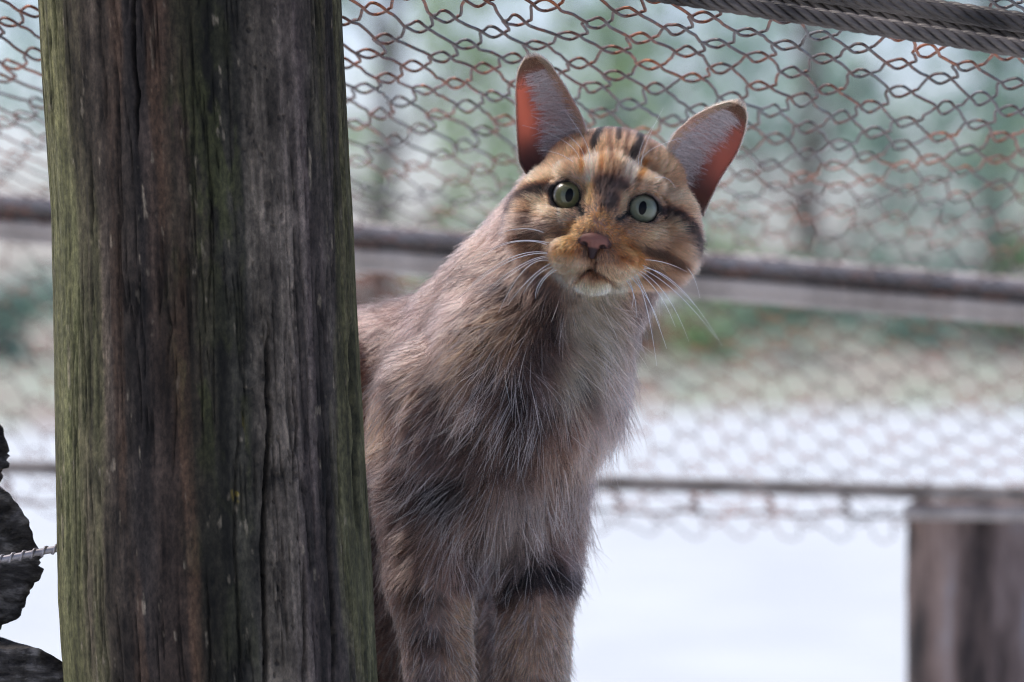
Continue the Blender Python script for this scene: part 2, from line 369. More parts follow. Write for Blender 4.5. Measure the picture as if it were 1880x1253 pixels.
def big_post():
    D = 3.40
    nb, nf, nz = 50, 400, 760
    a = np.concatenate([np.linspace(-math.pi, 0, nf, endpoint=False), np.linspace(0, math.pi, nb, endpoint=False)])   # -pi..0 faces the camera
    pyv = np.concatenate([np.linspace(-1500, -60, 20, endpoint=False), np.linspace(-60, 1310, nz), np.linspace(1320, 2600, 20)])
    A, PY = np.meshgrid(a, pyv)
    lx = np.interp(pyv, [-1500, 0, 100, 400, 800, 1100, 1253, 2600], [30, 70, 76, 97, 102, 107, 117, 160])
    rx = np.interp(pyv, [-1500, 0, 300, 600, 900, 1253, 2600], [560, 628, 641, 655, 672, 692, 770])
    cx, hw = (lx + rx) / 2, (rx - lx) / 2
    # post coordinates in photograph pixels: angle position across, height along
    tpos = (np.cos(A) + 1) / 2                                    # 0 left edge, 1 right edge
    xs = lx[:, None] + tpos * (2 * hw)[:, None]
    fl = np.stack([(A * hw.mean()).ravel() / 10, PY.ravel() / 10, 0 * A.ravel()], -1)
    grain = fbm(fl * np.array([1.1, .05, 1]), 5, 2).reshape(A.shape)
    lump = fbm(fl * np.array([.07, .012, 1]), 3, 9).reshape(A.shape) - .5
    rid = 1 - np.abs(2 * fbm(fl * np.array([.55, .028, 1]), 4, 21).reshape(A.shape) - 1)
    check = sstep(.90, .985, rid) * sstep(.35, .6, fbm(fl * np.array([.12, .03, 1]), 2, 33).reshape(A.shape))
    pit = sstep(.70, .82, fbm(fl * np.array([.9, .45, 1]), 3, 55).reshape(A.shape)) * sstep(.6, .7, tpos) * (1 - sstep(.82, .9, tpos))
    front = (np.sin(A) < .1)
    wav = (fbm(np.stack([PY.ravel() / 60, 0 * fl[:, 0], 0 * fl[:, 0]], -1), 3, 5).reshape(A.shape) - .5) * 22
    cr = np.zeros(A.shape)
    CR = [([(262, -60), (266, 120), (274, 300)], 2.6, 1), ([(96, 40), (106, 240)], 2.6, 1), ([(500, 560), (505, 760), (497, 1000), (500, 1310)], 3.0, 1),
          ([(545, 640), (553, 760), (548, 900)], 2.2, .7), ([(330, 520), (322, 700)], 1.8, .5), ([(612, 860), (618, 1100), (622, 1310)], 2.4, .8), ([(450, 740), (447, 960), (455, 1310)], 2.2, .6),
          ([(135, 820), (142, 1000), (137, 1160)], 2.2, .7), ([(570, 980), (566, 1310)], 2.0, .7), ([(405, 330), (400, 620)], 1.6, .5), ([(640, 560), (652, 760), (664, 1010)], 2.6, .8), ([(185, 250), (190, 480)], 1.8, .5), ([(395, 1010), (402, 1310)], 1.6, .5)]
    P2 = np.stack([(xs + wav * .5).ravel(), PY.ravel()], -1)
    for pts, w, s in CR:
        y0_, y1_ = pts[0][1], pts[-1][1]; fade = sstep(y0_ - 10, y0_ + 90, PY) * (1 - sstep(y1_ - 110, y1_ + 10, PY)); w2 = w * (.35 + .65 * fade)
        cr = np.maximum(cr, s * fade * (1 - sstep(w2 * .5, w2 * 2.0, polydist(P2, pts).reshape(A.shape))))
    cr *= front
    R = hw[:, None] * D / F
    R = R + lump * .004 + (grain - .5) * .0016 - check * .0016 - cr * .0042 - pit * .0010
    V = np.empty(A.shape + (3,))
    for i, y in enumerate(pyv):
        c = W(cx[i], y, D); V[i, :, 0] = c[0] + R[i] * np.cos(A[i]); V[i, :, 1] = c[1] + R[i] * np.sin(A[i]); V[i, :, 2] = c[2]
    # colour of the wood: grey timber with dark wet streaks, algae and moss
    warp = (fbm(fl * np.array([.25, .02, 1]), 4, 71).reshape(A.shape) - .5) * .16
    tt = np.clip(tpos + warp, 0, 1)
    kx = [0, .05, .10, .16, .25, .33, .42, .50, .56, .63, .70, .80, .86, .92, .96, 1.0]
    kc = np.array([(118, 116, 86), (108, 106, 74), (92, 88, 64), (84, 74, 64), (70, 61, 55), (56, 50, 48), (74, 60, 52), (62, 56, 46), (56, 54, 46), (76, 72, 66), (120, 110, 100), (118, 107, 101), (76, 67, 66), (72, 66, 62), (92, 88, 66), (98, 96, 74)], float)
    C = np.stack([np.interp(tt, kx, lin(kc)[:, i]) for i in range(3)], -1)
    st = fbm(fl * np.array([.5, .015, 1]), 5, 91).reshape(A.shape)
    C *= (.46 + .62 * sstep(.28, .72, st) + 1.0 * (fbm(fl * np.array([.35, .22, 1]), 5, 97).reshape(A.shape) - .45))[..., None]
    top = 1 - sstep(120, 420, PY + (st - .5) * 400)
    C *= (1 - .55 * top * sstep(.45, .55, tt) * (1 - sstep(.72, .85, tt)))[..., None]
    g1 = sstep(.45, .62, fbm(fl * np.array([.35, .12, 1]), 4, 101).reshape(A.shape))
    moss = g1 * sstep(.40, .47, tt) * (1 - sstep(.58, .66, tt)) * (.35 + .65 * (sstep(100, 200, PY) * (1 - sstep(420, 560, PY)) + sstep(600, 680, PY) * (1 - sstep(800, 900, PY))))
    C = C * (1 - .7 * moss[..., None]) + lin((62, 64, 40)) * .7 * moss[..., None]
    alg = np.maximum((1 - sstep(.06, .20, tt)) * sstep(150, 500, PY), sstep(.93, .985, tt) * sstep(150, 300, PY) * .45) * (.4 + .6 * sstep(.35, .6, st))
    C = C * (1 - .65 * alg[..., None]) + lin((100, 101, 70)) * .65 * alg[..., None]
    yel = (1 - sstep(6, 16, polydist(P2, [(446, 760), (452, 900)]).reshape(A.shape))) * sstep(.5, .62, g1) * .6
    C = C * (1 - yel[..., None]) + lin((140, 122, 50)) * yel[..., None]
    pale = sstep(.74, .84, fbm(fl * np.array([.9, .2, 1]), 4, 131).reshape(A.shape)) * .42
    C = C * (1 - pale[..., None]) + lin((165, 152, 135)) * pale[..., None]
    rust = sstep(.55, .75, fbm(fl * np.array([.3, .015, 1]), 4, 151).reshape(A.shape)) * sstep(.2, .3, tt) * (1 - sstep(.45, .52, tt)) * .5
    C = C * (1 - rust[..., None]) + lin((96, 72, 56)) * rust[..., None]
    C *= (1 - .8 * cr - .45 * check * (cr < .2) - .4 * pit)[..., None]
    nz_, na = A.shape
    i = np.arange(nz_ - 1)[:, None] * na; j = np.arange(na)[None]; j2 = (j + 1) % na
    Fq = np.stack([i + j, i + na + j, i + na + j2, i + j2], -1).reshape(-1, 4)
    V = V.reshape(-1, 3); keep_z = V[:, 2] < -.05; V[keep_z, 2] = -.05
    o = mesh_obj('wooden_post', V, Fq, m_post)
    vcol(o, 'wood', np.clip(C.reshape(-1, 3) * 1.02 * np.array([1.05, 1.0, .92]), 0, 1))
    # flat sawn top, out of the picture
    return o
tag(big_post(), 'thick weathered round wooden post streaked with green algae in front of the cat', 'post')

m_wood_dark = mat_noise('dark old log wood', [(0.36, (0.022, 0.018, 0.016)), (0.5, (0.075, 0.064, 0.056)), (0.66, (0.20, 0.175, 0.16))], 110, (1, .10, 1), 0.85, 1.0, 0.006, 9)
m_wood_cross = mat_noise('dark old perch wood', [(0.36, (0.022, 0.018, 0.016)), (0.5, (0.075, 0.064, 0.056)), (0.66, (0.20, 0.175, 0.16))], 110, (.10, 1, 1), 0.85, 1.0, 0.006, 9)
m_wood_up = mat_noise('dark old stump wood', [(0.36, (0.022, 0.018, 0.016)), (0.5, (0.075, 0.064, 0.056)), (0.66, (0.20, 0.175, 0.16))], 110, (1, 1, .10), 0.85, 1.0, 0.006, 9)
m_wood_end = mat_noise('sawn log end', [(0.38, (0.018, 0.015, 0.014)), (0.5, (0.08, 0.07, 0.065)), (0.64, (0.30, 0.27, 0.255))], 70, (.5, 1, 1.6), 0.9, 1.0, 0.006, 10)
m_wood_far = mat_noise('brown bark of the short post', [(0.38, (0.03, 0.024, 0.024)), (0.47, (0.12, 0.085, 0.075)), (0.56, (0.26, 0.19, 0.17)), (0.66, (0.30, 0.29, 0.31))], 13, (1, 1, .22), 0.9, 0.5, 0.01, 5)
def log(name, label, cat, A, B, R, seed, mside, mend, rough=.12, na=160, nl=70, group=None):
    A, B = np.array(A, float), np.array(B, float); c = (A + B) / 2; T = B - A; Lg = np.linalg.norm(T); T /= Lg
    s = np.cross(T, [0, 0, 1.0]) if abs(T[2]) < .9 else np.array([1.0, 0, 0]); s /= np.linalg.norm(s); u = np.cross(s, T)
    a = np.linspace(0, 2 * np.pi, na, endpoint=False); t = np.linspace(0, 1, nl)
    AA, TT = np.meshgrid(a, t)
    q = np.stack([np.cos(AA).ravel() * 1.6 + seed, np.sin(AA).ravel() * 1.6, TT.ravel() * Lg * 6], -1)
    rr = R * (1 + rough * 2 * (fbm(q, 4, seed) - .5)).reshape(AA.shape) - R * .10 * sstep(.62, .75, fbm(q * np.array([4, 4, .6]), 3, seed + 5)).reshape(AA.shape)
    V = (A - c) + T * (TT * Lg)[..., None] + rr[..., None] * (np.cos(AA)[..., None] * s + np.sin(AA)[..., None] * u)
    e = tag(empty(name, c), label, cat, group)
    i = np.arange(nl - 1)[:, None] * na; j = np.arange(na)[None]; j2 = (j + 1) % na
    mesh_obj('bark', V.reshape(-1, 3), np.stack([i + j, i + j2, i + na + j2, i + na + j], -1).reshape(-1, 4), mside, e)
    for sgn, ring, o_ in ((-1, V[0], A - c), (1, V[-1], B - c)):
        ks = np.array([1.0, .97, .9, .78, .62, .45, .3, .15, .02]); rings = []
        for k in ks:
            P = o_ + (ring - o_) * k
            qq = np.stack([np.cos(a) * k * 5 + seed, np.sin(a) * k * 5, 0 * a + sgn], -1)
            P = P + T * sgn * ((.35 * R * (1 - max(k, .9)) ) + (fbm(qq, 4, seed + 3) - .5)[:, None] * R * .22 * (k < .99))
            rings.append(P)
        Vv = np.vstack(rings); n = len(ks); i2 = np.arange(n - 1)[:, None] * na
        Fq = np.stack([i2 + j, i2 + na + j, i2 + na + j2, i2 + j2] if sgn > 0 else [i2 + j, i2 + j2, i2 + na + j2, i2 + na + j], -1).reshape(-1, 4)
        if sgn > 0: Fq = Fq[:, ::-1]
        mesh_obj('cut_end', Vv, Fq, mend, e)
    return e
EYE0 = W(1111, 372, 3.45)                    # the cat's place: between its eyes
FLOOR = EYE0[2] - 0.372                      # top of the log the cat sits on
fp = W(1838, 945, 5.22)
log('short_post', 'short brown wooden post under two ropes at the lower edge of the netting', 'post', (fp[0], fp[1] + .07, -.05), (fp[0] + .002, fp[1] + .07, fp[2] + .006), .083, 5, m_wood_far, m_wood_far, .10, 72, 80)
l1 = W(-66, 1035, 3.46); log('log', 'dark split log end lying behind the threaded rod beside the thick post', 'log', l1, l1 + np.array([-.16, .75, -.01]), .052, 12, m_wood_dark, m_wood_end, .26)
l2 = W(22, 1345, 3.40); log('log', 'dark round log lying lowest, touching the foot of the thick post', 'log', l2, l2 + np.array([-.22, .8, -.01]), .052, 23, m_wood_dark, m_wood_end, .10)
l3 = W(-95, 838, 3.50); log('log', 'small dark log lying on top of the split log', 'log', l3, l3 + np.array([-.15, .7, 0]), .036, 31, m_wood_dark, m_wood_end, .2)
# log the cat sits on, and the two stumps that carry it (below the picture)
ex, ey = EYE0[0], EYE0[1]
log('perch_log', 'thick horizontal log that the cat sits on, just below the picture', 'log', (ex - .62, ey + .17, FLOOR - .118), (ex + .22, ey + .13, FLOOR - .118), .125, 41, m_wood_cross, m_wood_end, .03)
for k, x in enumerate((-.52, .12)):
    log('stump', 'short stump carrying the left end of the perch log' if k == 0 else 'short stump carrying the right end of the perch log', 'stump', (ex + x, ey + .15, -.05), (ex + x, ey + .15, FLOOR - .22), .085, 51 + k, m_wood_up, m_wood_end, .06)
for k, (x, y, r_) in enumerate(((-.66, 3.60, .10), (-.50, 3.80, .10))):
    log('stump', 'short stump carrying the near ends of the dark logs' if k == 0 else 'short stump carrying the middle of the dark logs', 'stump', (x, y, -.05), (x, y, l2[2] - .045), r_, 61 + k, m_wood_up, m_wood_end, .06)

# threaded rod
m_rod = mat_noise('dull zinc rod', [(0.35, (0.16, 0.14, 0.14)), (0.6, (0.36, 0.33, 0.34))], 60, None, 0.45, 0.3, .0005, 3, .5, .4)
ra, rb = W(-260, 1078, 3.40), W(125, 1004, 3.40)
rod = tag(empty('threaded_rod', (ra + rb) / 2), 'thin grey threaded rod running from the log into the thick post', 'rod')
t = np.linspace(0, 1, 60)[:, None]; V, Q = tube(ra + (rb - ra) * t - (ra + rb) / 2, .0021, 10); mesh_obj('shaft', V, Q, m_rod, rod)
Lr = np.linalg.norm(rb - ra); T = (rb - ra) / Lr; s = np.cross(T, [0, 0, 1.]); s /= np.linalg.norm(s); u = np.cross(s, T)
n = 900; t = np.linspace(0, 1, n); th = 2 * np.pi * t * Lr / .0068
P = ra + (rb - ra) * t[:, None] - (ra + rb) / 2 + .0023 * (np.cos(th)[:, None] * s + np.sin(th)[:, None] * u)
V, Q = tube(P, .0009, 6); mesh_obj('thread', V, Q, m_rod, rod)

# ================================================================== CAT  (millimetres round the point between its eyes; x right, y away, z up)
PXMM = 3.45 / F * 1000
def rotx(a): c, s = math.cos(a), math.sin(a); return np.array([[1, 0, 0], [0, c, -s], [0, s, c]])
def roty(a): c, s = math.cos(a), math.sin(a); return np.array([[c, 0, s], [0, 1, 0], [-s, 0, c]])
def rotz(a): c, s = math.cos(a), math.sin(a); return np.array([[c, -s, 0], [s, c, 0], [0, 0, 1]])
HR = roty(math.radians(10)) @ rotz(math.radians(-5)) @ rotx(math.radians(-4))
def ell(p, c, r):
    q = (p - np.array(c, np.float32)); r = np.array(r, np.float32)
    k0 = np.sqrt(((q / r) ** 2).sum(-1)); k1 = np.sqrt(((q / (r * r)) ** 2).sum(-1)) + 1e-6
    return k0 * (k0 - 1) / k1
def cone(p, a, b, ra, rb):
    a = np.array(a, np.float32); ab = np.array(b, np.float32) - a
    t = np.clip(((p - a) @ ab) / (ab @ ab), 0, 1)
    return np.linalg.norm(p - a - t[..., None] * ab, axis=-1) - (ra + (rb - ra) * t)
def smin(a, b, k):
    h = np.clip(.5 + .5 * (b - a) / k, 0, 1); return b + (a - b) * h - k * h * (1 - h)
def smax(a, b, k): return -smin(-a, -b, k)
EYES = [(-23.6, 1.5, 0.0), (23.6, 1.5, 0.0)]
EYE_R = 10.1
def eye_local(h, i):
    s = -1 if i == 0 else 1
    return (h - np.array(EYES[i], np.float32)) @ (rotz(math.radians(13 * s)) @ roty(math.radians(-9 * s))).astype(np.float32)     # local -y looks out of the socket
def sdf_head(h):
    d = ell(h, (0, 46, 5), (45, 52, 45))
    d = smin(d, ell(h, (0, 24, -17), (48, 36, 33)), 14)
    for s in (-1, 1):
        d = smin(d, ell(h, (22 * s, 44, 20), (16, 20, 17)), 12)          # ear base
        d = smin(d, ell(h, (43 * s, 33, -4), (13, 22, 18)), 12)
        d = smin(d, ell(h, (35 * s, 26, -20), (21, 24, 22)), 12)          # cheek
        d = smin(d, ell(h, (20 * s, -1, 14), (13, 9, 7)), 9)              # brow
        d = smin(d, ell(h, (24 * s, -2, -16), (13, 10, 9)), 9)            # under the eye
    d = smin(d, cone(h, (0, 2, 16), (0, -21, -17), 12.5, 9.0), 9)         # bridge of the nose
    d = smin(d, ell(h, (0, -12, -28), (18, 14, 14)), 8)
    ch = ell(h, (0, -7, -48.5), (12.5, 11, 7.8))
    d = smin(d, ch, 4)
    for s in (-1, 1):
        d = smin(d, ell(h, (12.4 * s, -18.5, -35.6), (13.8, 12, 10.0)), 2.0)
        d = smin(d, ell(h, (15.5 * s, -13, -40.5), (9.5, 10, 6.8)), 3)   # whisker pads
        d = smin(d, ell(h, (21 * s, -3, -34), (10, 11, 9)), 6)
    for i in (0, 1):
        q = eye_local(h, i)
        d = smax(d, -(np.linalg.norm(q, axis=-1) - (EYE_R + 3.2)), 4)
        rad = np.sqrt((q[..., 0] / 10.1) ** 2 + (q[..., 2] / 8.8) ** 2)
        ring = np.sqrt(((rad - 1) * 9.5) ** 2 + (q[..., 1] + 3.2) ** 2) - 2.5
        d = smin(d, ring, 2.6)
        d = smax(d, -(np.linalg.norm(q, axis=-1) - (EYE_R - .25)), .6)
    return d
def sdf_body(p):
    d = cone(p, (4, 62, -18), (-48, 78, -100), 40, 52)                    # neck and throat
    d = smin(d, cone(p, (-14, 92, -12), (-68, 135, -86), 42, 53), 22)     # nape to withers
    d = smin(d, ell(p, (-50, 72, -112), (56, 55, 68)), 25)                # chest
    d = smin(d, cone(p, (-92, 172, -132), (-188, 300, -164), 58, 66), 16) # trunk
    d = smin(d, cone(p, (-75, 150, -98), (-168, 235, -128), 48, 52), 14)
    d = smin(d, ell(p, (-70, 85, -170), (50, 48, 48)), 20)
    d = smin(d, ell(p, (-110, 88, -145), (34, 46, 58)), 14)               # near shoulder
    d = smin(d, ell(p, (-172, 200, -132), (45, 70, 58)), 9)               # haunch beside the post
    for pts in ([((-108, 86, -165), 37), ((-110, 78, -238), 23.5), ((-100, 74, -335), 18)],
                [((-38, 92, -150), 28), ((-42, 92, -235), 22.5), ((-46, 84, -335), 21.5)]):
        for (a, ra), (b, rb) in zip(pts[:-1], pts[1:]): d = smin(d, cone(p, a, b, ra, rb), 12)
        c = pts[-1][0]
        d = smin(d, ell(p, (c[0], c[1] - 12, -357), (19, 27, 13)), 8)     # paw
        for o in (-11, -4, 4, 11):
            d = smin(d, ell(p, (c[0] + o, c[1] - 32 + abs(o) * .4, -361), (5.5, 9, 8)), 3)
    d = smin(d, ell(p, (-135, 255, -255), (72, 80, 82)), 15)
    d = smin(d, ell(p, (-80, 255, -300), (38, 60, 62)), 15)
    for x in (-205, -95):                                                # hind legs folded under the trunk
        d = smin(d, ell(p, (x, 270, -235), (40, 75, 78)), 22)
        d = smin(d, cone(p, (x, 300, -345), (x + 10, 190, -352), 17, 15), 12)
        d = smin(d, ell(p, (x + 10, 178, -357), (18, 30, 13)), 8)
    tail = [(-180, 350, -230), (-235, 395, -318), (-290, 340, -345), (-310, 250, -348)]
    for a, b in zip(tail[:-1], tail[1:]): d = smin(d, cone(p, a, b, 17, 16), 10)
    return d
def sdf(p):
    p = np.asarray(p, np.float32); h = p @ HR.astype(np.float32)
    return smin(sdf_body(p), sdf_head(h), 12)
def surface_net(fn, xs, ys, zs):
    X = np.stack(np.meshgrid(xs, ys, zs, indexing='ij'), -1).astype(np.float32)
    D = np.empty(X.shape[:3], np.float32)
    for i in range(0, len(xs), 16): D[i:i + 16] = fn(X[i:i + 16])
    S = D < 0; nx, ny, nz = S.shape
    cnt = np.zeros((nx - 1, ny - 1, nz - 1), np.float32); acc = np.zeros(cnt.shape + (3,), np.float32)
    offs = [(a, b, c) for a in (0, 1) for b in (0, 1) for c in (0, 1)]
    sl = lambda o: (slice(o[0], nx - 1 + o[0]), slice(o[1], ny - 1 + o[1]), slice(o[2], nz - 1 + o[2]))
    for o in offs:
        for ax in range(3):
            if o[ax]: continue
            o2 = list(o); o2[ax] = 1
            A, B = D[sl(o)], D[sl(o2)]; m = (A < 0) != (B < 0)
            t = A[m] / (A[m] - B[m] + 1e-12)
            acc[m] += X[sl(o)][m] * (1 - t)[:, None] + X[sl(o2)][m] * t[:, None]; cnt[m] += 1
    on = cnt > 0; idx = np.full(cnt.shape, -1, np.int64); idx[on] = np.arange(on.sum())
    V = acc[on] / cnt[on][:, None]; Fs = []
    for ax in range(3):
        a = [slice(1, -1)] * 3; a[ax] = slice(0, -1); b_ = list(a); b_[ax] = slice(1, None)
        s0, s1 = S[tuple(a)], S[tuple(b_)]; m = np.argwhere(s0 != s1)
        if not len(m): continue
        inside = s0[tuple(m.T)]; base = m.copy()
        u, w = (ax + 1) % 3, (ax + 2) % 3
        for k in (u, w): base[:, k] += 1
        def g(du, dw):
            q = base.copy(); q[:, u] -= du; q[:, w] -= dw; return idx[tuple(q.T)]
        q = np.stack([g(1, 1), g(0, 1), g(0, 0), g(1, 0)], -1)
        q[~inside] = q[~inside][:, ::-1]; Fs.append(q)
    Fq = np.vstack(Fs); return V, Fq[(Fq >= 0).all(1)]
def grad(fn, p, e=.6):
    g = np.stack([fn(p + np.eye(3, dtype=np.float32)[k] * e) - fn(p - np.eye(3, dtype=np.float32)[k] * e) for k in range(3)], -1)
    return g / (np.linalg.norm(g, axis=-1, keepdims=True) + 1e-9)
def axis(lo, hi, f0, f1, fine, coarse):
    return np.concatenate([np.arange(lo, f0, coarse), np.arange(f0, f1, fine), np.arange(f1, hi, coarse)])
BV, BF = surface_net(sdf, axis(-345, 95, -74, 76, 1.7, 6), axis(-62, 440, -50, 58, 1.7, 6), axis(-384, 70, -70, 62, 1.7, 6))
for _ in range(2): BV = BV - (sdf(BV) * .9)[:, None] * grad(sdf, BV)
BN = grad(sdf, BV)
cat = tag(empty('wildcat', (EYE0[0], EYE0[1], FLOOR)), 'striped brown wildcat sitting on a log, peering round the thick post with ears up', 'cat')
def to_part(P): P = np.asarray(P) / 1000.0; return P + np.array([0, 0, EYE0[2] - FLOOR])
def proj(P):                                 # millimetres -> photograph pixel, for placing the coat's markings
    k = 3.45 / (3.45 + P[:, 1] / 1000)
    return np.stack([940 + (1111 - 940 + P[:, 0] / PXMM) * k, 626.5 + (372 - 626.5 - P[:, 2] / PXMM) * k], -1)

# ------------------------------------------------------------------ markings of the coat, plus painted light and shade
def is_head(P): return sstep(-14, 10, sdf_body(P.astype(np.float32)) - sdf_head((P @ HR).astype(np.float32)))
HEADSTROKES = [   # colour, opacity, width, soft edge, polyline in photograph pixels
    ((172, 132, 104), .7, 52, 60, [(1000, 300), (1080, 290)]), ((168, 126, 98), .7, 46, 50, [(1215, 320), (1260, 350)]),
    ((200, 160, 132), .45, 14, 22, [(985, 335), (1030, 322), (1075, 318)]), ((200, 160, 132), .45, 12, 20, [(1165, 338), (1205, 345), (1235, 370)]),
    ((206, 166, 136), .8, 12, 18, [(995, 375), (1030, 398), (1055, 400)]), ((196, 150, 118), .8, 10, 18, [(1160, 425), (1200, 424), (1228, 408)]),
    ((218, 182, 158), .9, 10, 11, [(1082, 328), (1088, 296)]), ((218, 182, 158), .9, 12, 12, [(1150, 334), (1157, 306)]),
    ((150, 88, 52), .8, 4, 6, [(1069, 322), (1073, 285)]), ((150, 88, 52), .8, 5, 6, [(1173, 330), (1178, 305)]), ((140, 84, 54), .6, 3, 5, [(1102, 318), (1104, 285)]),
    ((74, 65, 62), .9, 12, 16, [(1104, 345), (1122, 368), (1112, 378)]), ((76, 66, 63), .9, 12, 12, [(1100, 338), (1142, 346)]),
    ((200, 150, 108), .75, 6, 9, [(1083, 345), (1084, 372)]), ((206, 166, 132), .8, 5, 9, [(1146, 362), (1142, 390)]),
    ((180, 116, 78), .9, 24, 26, [(1100, 408), (1098, 432)]), ((186, 118, 76), .7, 18, 22, [(1060, 420), (1048, 450), (1030, 468)]), ((186, 112, 72), .7, 18, 22, [(1132, 432), (1148, 460), (1165, 478)]),
    ((204, 160, 130), .85, 22, 22, [(1030, 485), (1062, 492)]), ((202, 156, 126), .85, 22, 22, [(1120, 495), (1155, 505)]),
    ((150, 92, 62), .6, 2.2, 3, [(1022, 460), (1052, 462)]), ((150, 92, 62), .6, 2.2, 3, [(1018, 472), (1050, 474)]), ((140, 84, 56), .6, 2.4, 3, [(1135, 466), (1165, 482)]), ((140, 84, 56), .6, 2.2, 3, [(1128, 478), (1160, 496)]),
    ((198, 182, 148), .95, 16, 20, [(1050, 530), (1090, 534), (1130, 530)]), ((226, 220, 204), .8, 5, 8, [(1022, 498), (1045, 522), (1068, 536)]), ((200, 200, 180), .6, 6, 10, [(1105, 534), (1145, 522)]),
    ((48, 40, 40), .9, 7, 9, [(1016, 348), (985, 352), (958, 368), (940, 392)]), ((52, 44, 44), .8, 12, 12, [(955, 372), (940, 400), (930, 420)]),
    ((46, 38, 38), .95, 8, 9, [(1212, 386), (1236, 400), (1256, 420), (1268, 448)]), ((44, 38, 36), .95, 13, 11, [(1256, 420), (1270, 455), (1278, 486)]),
    ((66, 54, 48), .75, 9, 11, [(1000, 432), (965, 430), (945, 440)]), ((60, 48, 40), .8, 9, 10, [(1180, 455), (1212, 464), (1240, 482)]), ((120, 110, 108), .5, 14, 18, [(965, 405), (1000, 412)]),
    ((64, 52, 46), .7, 10, 14, [(1195, 500), (1230, 512), (1255, 505)]),
    ((40, 36, 38), .9, 5, 6, [(1106, 222), (1100, 250), (1090, 275)]), ((46, 42, 44), .85, 4, 5, [(1136, 225), (1132, 262)]), ((40, 36, 38), .9, 6, 6, [(1178, 240), (1168, 272), (1155, 296)]), ((60, 52, 50), .6, 3, 5, [(1120, 235), (1118, 300)]), ((60, 52, 50), .6, 3, 5, [(1150, 240), (1144, 300)]),
    ((62, 54, 54), .6, 3, 5, [(1086, 250), (1072, 290)]), ((70, 60, 56), .5, 3, 5, [(1190, 262), (1186, 300)]),
    ((60, 40, 34), .8, 1.2, 4, [(1094, 474), (1090, 490), (1072, 502), (1050, 514)]), ((60, 40, 34), .8, 1.2, 4, [(1090, 490), (1110, 505), (1132, 518)]), 
    ((52, 38, 32), .8, 9, 9, [(966, 300), (976, 286)]), ((56, 42, 36), .8, 9, 10, [(1292, 372), (1298, 390)]),
]
def coat(P):
    n = len(P); q = proj(P); hd = is_head(P)
    wob = np.stack([fbm(np.c_[P / 9.0 + s], 3, 40 + s) - .5 for s in (0, 1)], -1)
    qw = q + wob * 14
    # body
    C = np.tile(lin((142, 121, 114)), (n, 1))
    def lay(C, col, m): m = np.clip(m, 0, 1)[:, None]; return C * (1 - m) + lin(col) * m
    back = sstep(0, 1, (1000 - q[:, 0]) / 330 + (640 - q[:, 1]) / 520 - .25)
    C = lay(C, (204, 168, 160), .95 * back)  # pinkish back, its paleness partly light from upper left painted in
    C = lay(C, (168, 132, 108), .5 * sstep(.45, .7, fbm(P / 38, 3, 60)))
    C = lay(C, (92, 82, 80), .75 * sstep(.52, .70, fbm(P / np.array([26, 26, 46]), 3, 63)))
    for col, o, w, s, pts in [
        ((176, 168, 146), .75, 40, 60, [(1085, 580), (1090, 640), (1060, 690)]), ((186, 160, 150), .6, 40, 60, [(1130, 700), (1100, 780)]),
        ((60, 55, 57), .75, 26, 46, [(800, 905), (860, 890)]), ((70, 66, 70), .6, 34, 50, [(985, 740), (940, 830)]), ((58, 53, 56), .8, 22, 34, [(935, 1090), (1000, 1050), (1045, 1060)]),
        ((62, 56, 58), .6, 10, 16, [(1060, 700), (1085, 735)]), ((54, 48, 50), .75, 12, 20, [(735, 690), (715, 760), (690, 815)]), ((84, 72, 74), .6, 16, 24, [(765, 555), (735, 580)]),  # includes the crease behind the shoulder, its shade painted into the coat
        ((150, 142, 138), .6, 40, 60, [(960, 900), (930, 1000)]), ((176, 142, 116), .85, 60, 80, [(990, 1170), (990, 1300)]), ((176, 140, 112), .85, 34, 46, [(850, 1120), (845, 1300)]), ((190, 150, 122), .8, 50, 50, [(665, 720), (675, 800)]),
        ((78, 66, 62), .5, 14, 20, [(745, 1090), (800, 1110)]), ((74, 62, 58), .5, 14, 20, [(760, 1170), (820, 1185)]), ((110, 96, 92), .5, 30, 50, [(740, 900), (720, 1000)]),
        ((88, 76, 72), .6, 24, 34, [(930, 520), (960, 560), (1010, 580)]), ((150, 118, 92), .5, 40, 60, [(860, 640), (930, 600)]), ((64, 57, 57), .55, 24, 30, [(900, 680), (950, 720)])]:
        C = lay(C, tuple(c * (.85 if sum(col) < 260 else 1) for c in col), min(1, o * 1.2) * (1 - sstep(w * .4, w * .4 + s, polydist(qw, pts))))
    # head
    H = np.tile(lin((154, 119, 97)), (n, 1))
    H = H * (1 - (.55 * sstep(.46, .66, fbm(P / 7, 3, 80)))[:, None]) + lin((112, 92, 80)) * (.55 * sstep(.46, .66, fbm(P / 7, 3, 80)))[:, None]
    side = sstep(.0, 1, np.maximum((990 - q[:, 0]) / 60, (q[:, 0] - 1235) / 60))
    H = lay(H, (138, 118, 110), .5 * side)
    qh = q + wob * 7
    for col, o, w, s, pts in HEADSTROKES:
        dk_ = 1.55 if sum(col) < 250 and w < 8 else 1.0; H = lay(H, tuple(c * (.72 if dk_ > 1 else 1.0) for c in col), min(1, o * 1.12) * (1 - sstep(w * .55 * dk_, w * .55 * dk_ + s * .8, polydist(qh, pts))))
    C = C * (1 - hd[:, None]) + H * hd[:, None]
    g = C.mean(1, keepdims=True); h = P @ HR; ang = np.arctan2(h[:, 0], h[:, 2] + 16); rr_ = np.hypot(h[:, 0], h[:, 2] + 16)
    g2 = np.exp((fbm(P / 4.5, 2, 90) - .5) * 1.5 * (1 - .5 * hd) + hd * (fbm(np.c_[ang * rr_ / 1.5, rr_ / 9, 0 * ang], 2, 95) - .5) * 1.7)[:, None]
    C = C * (C.mean(1, keepdims=True) / .22) ** (.38 - .1 * hd[:, None]); g = C.mean(1, keepdims=True)
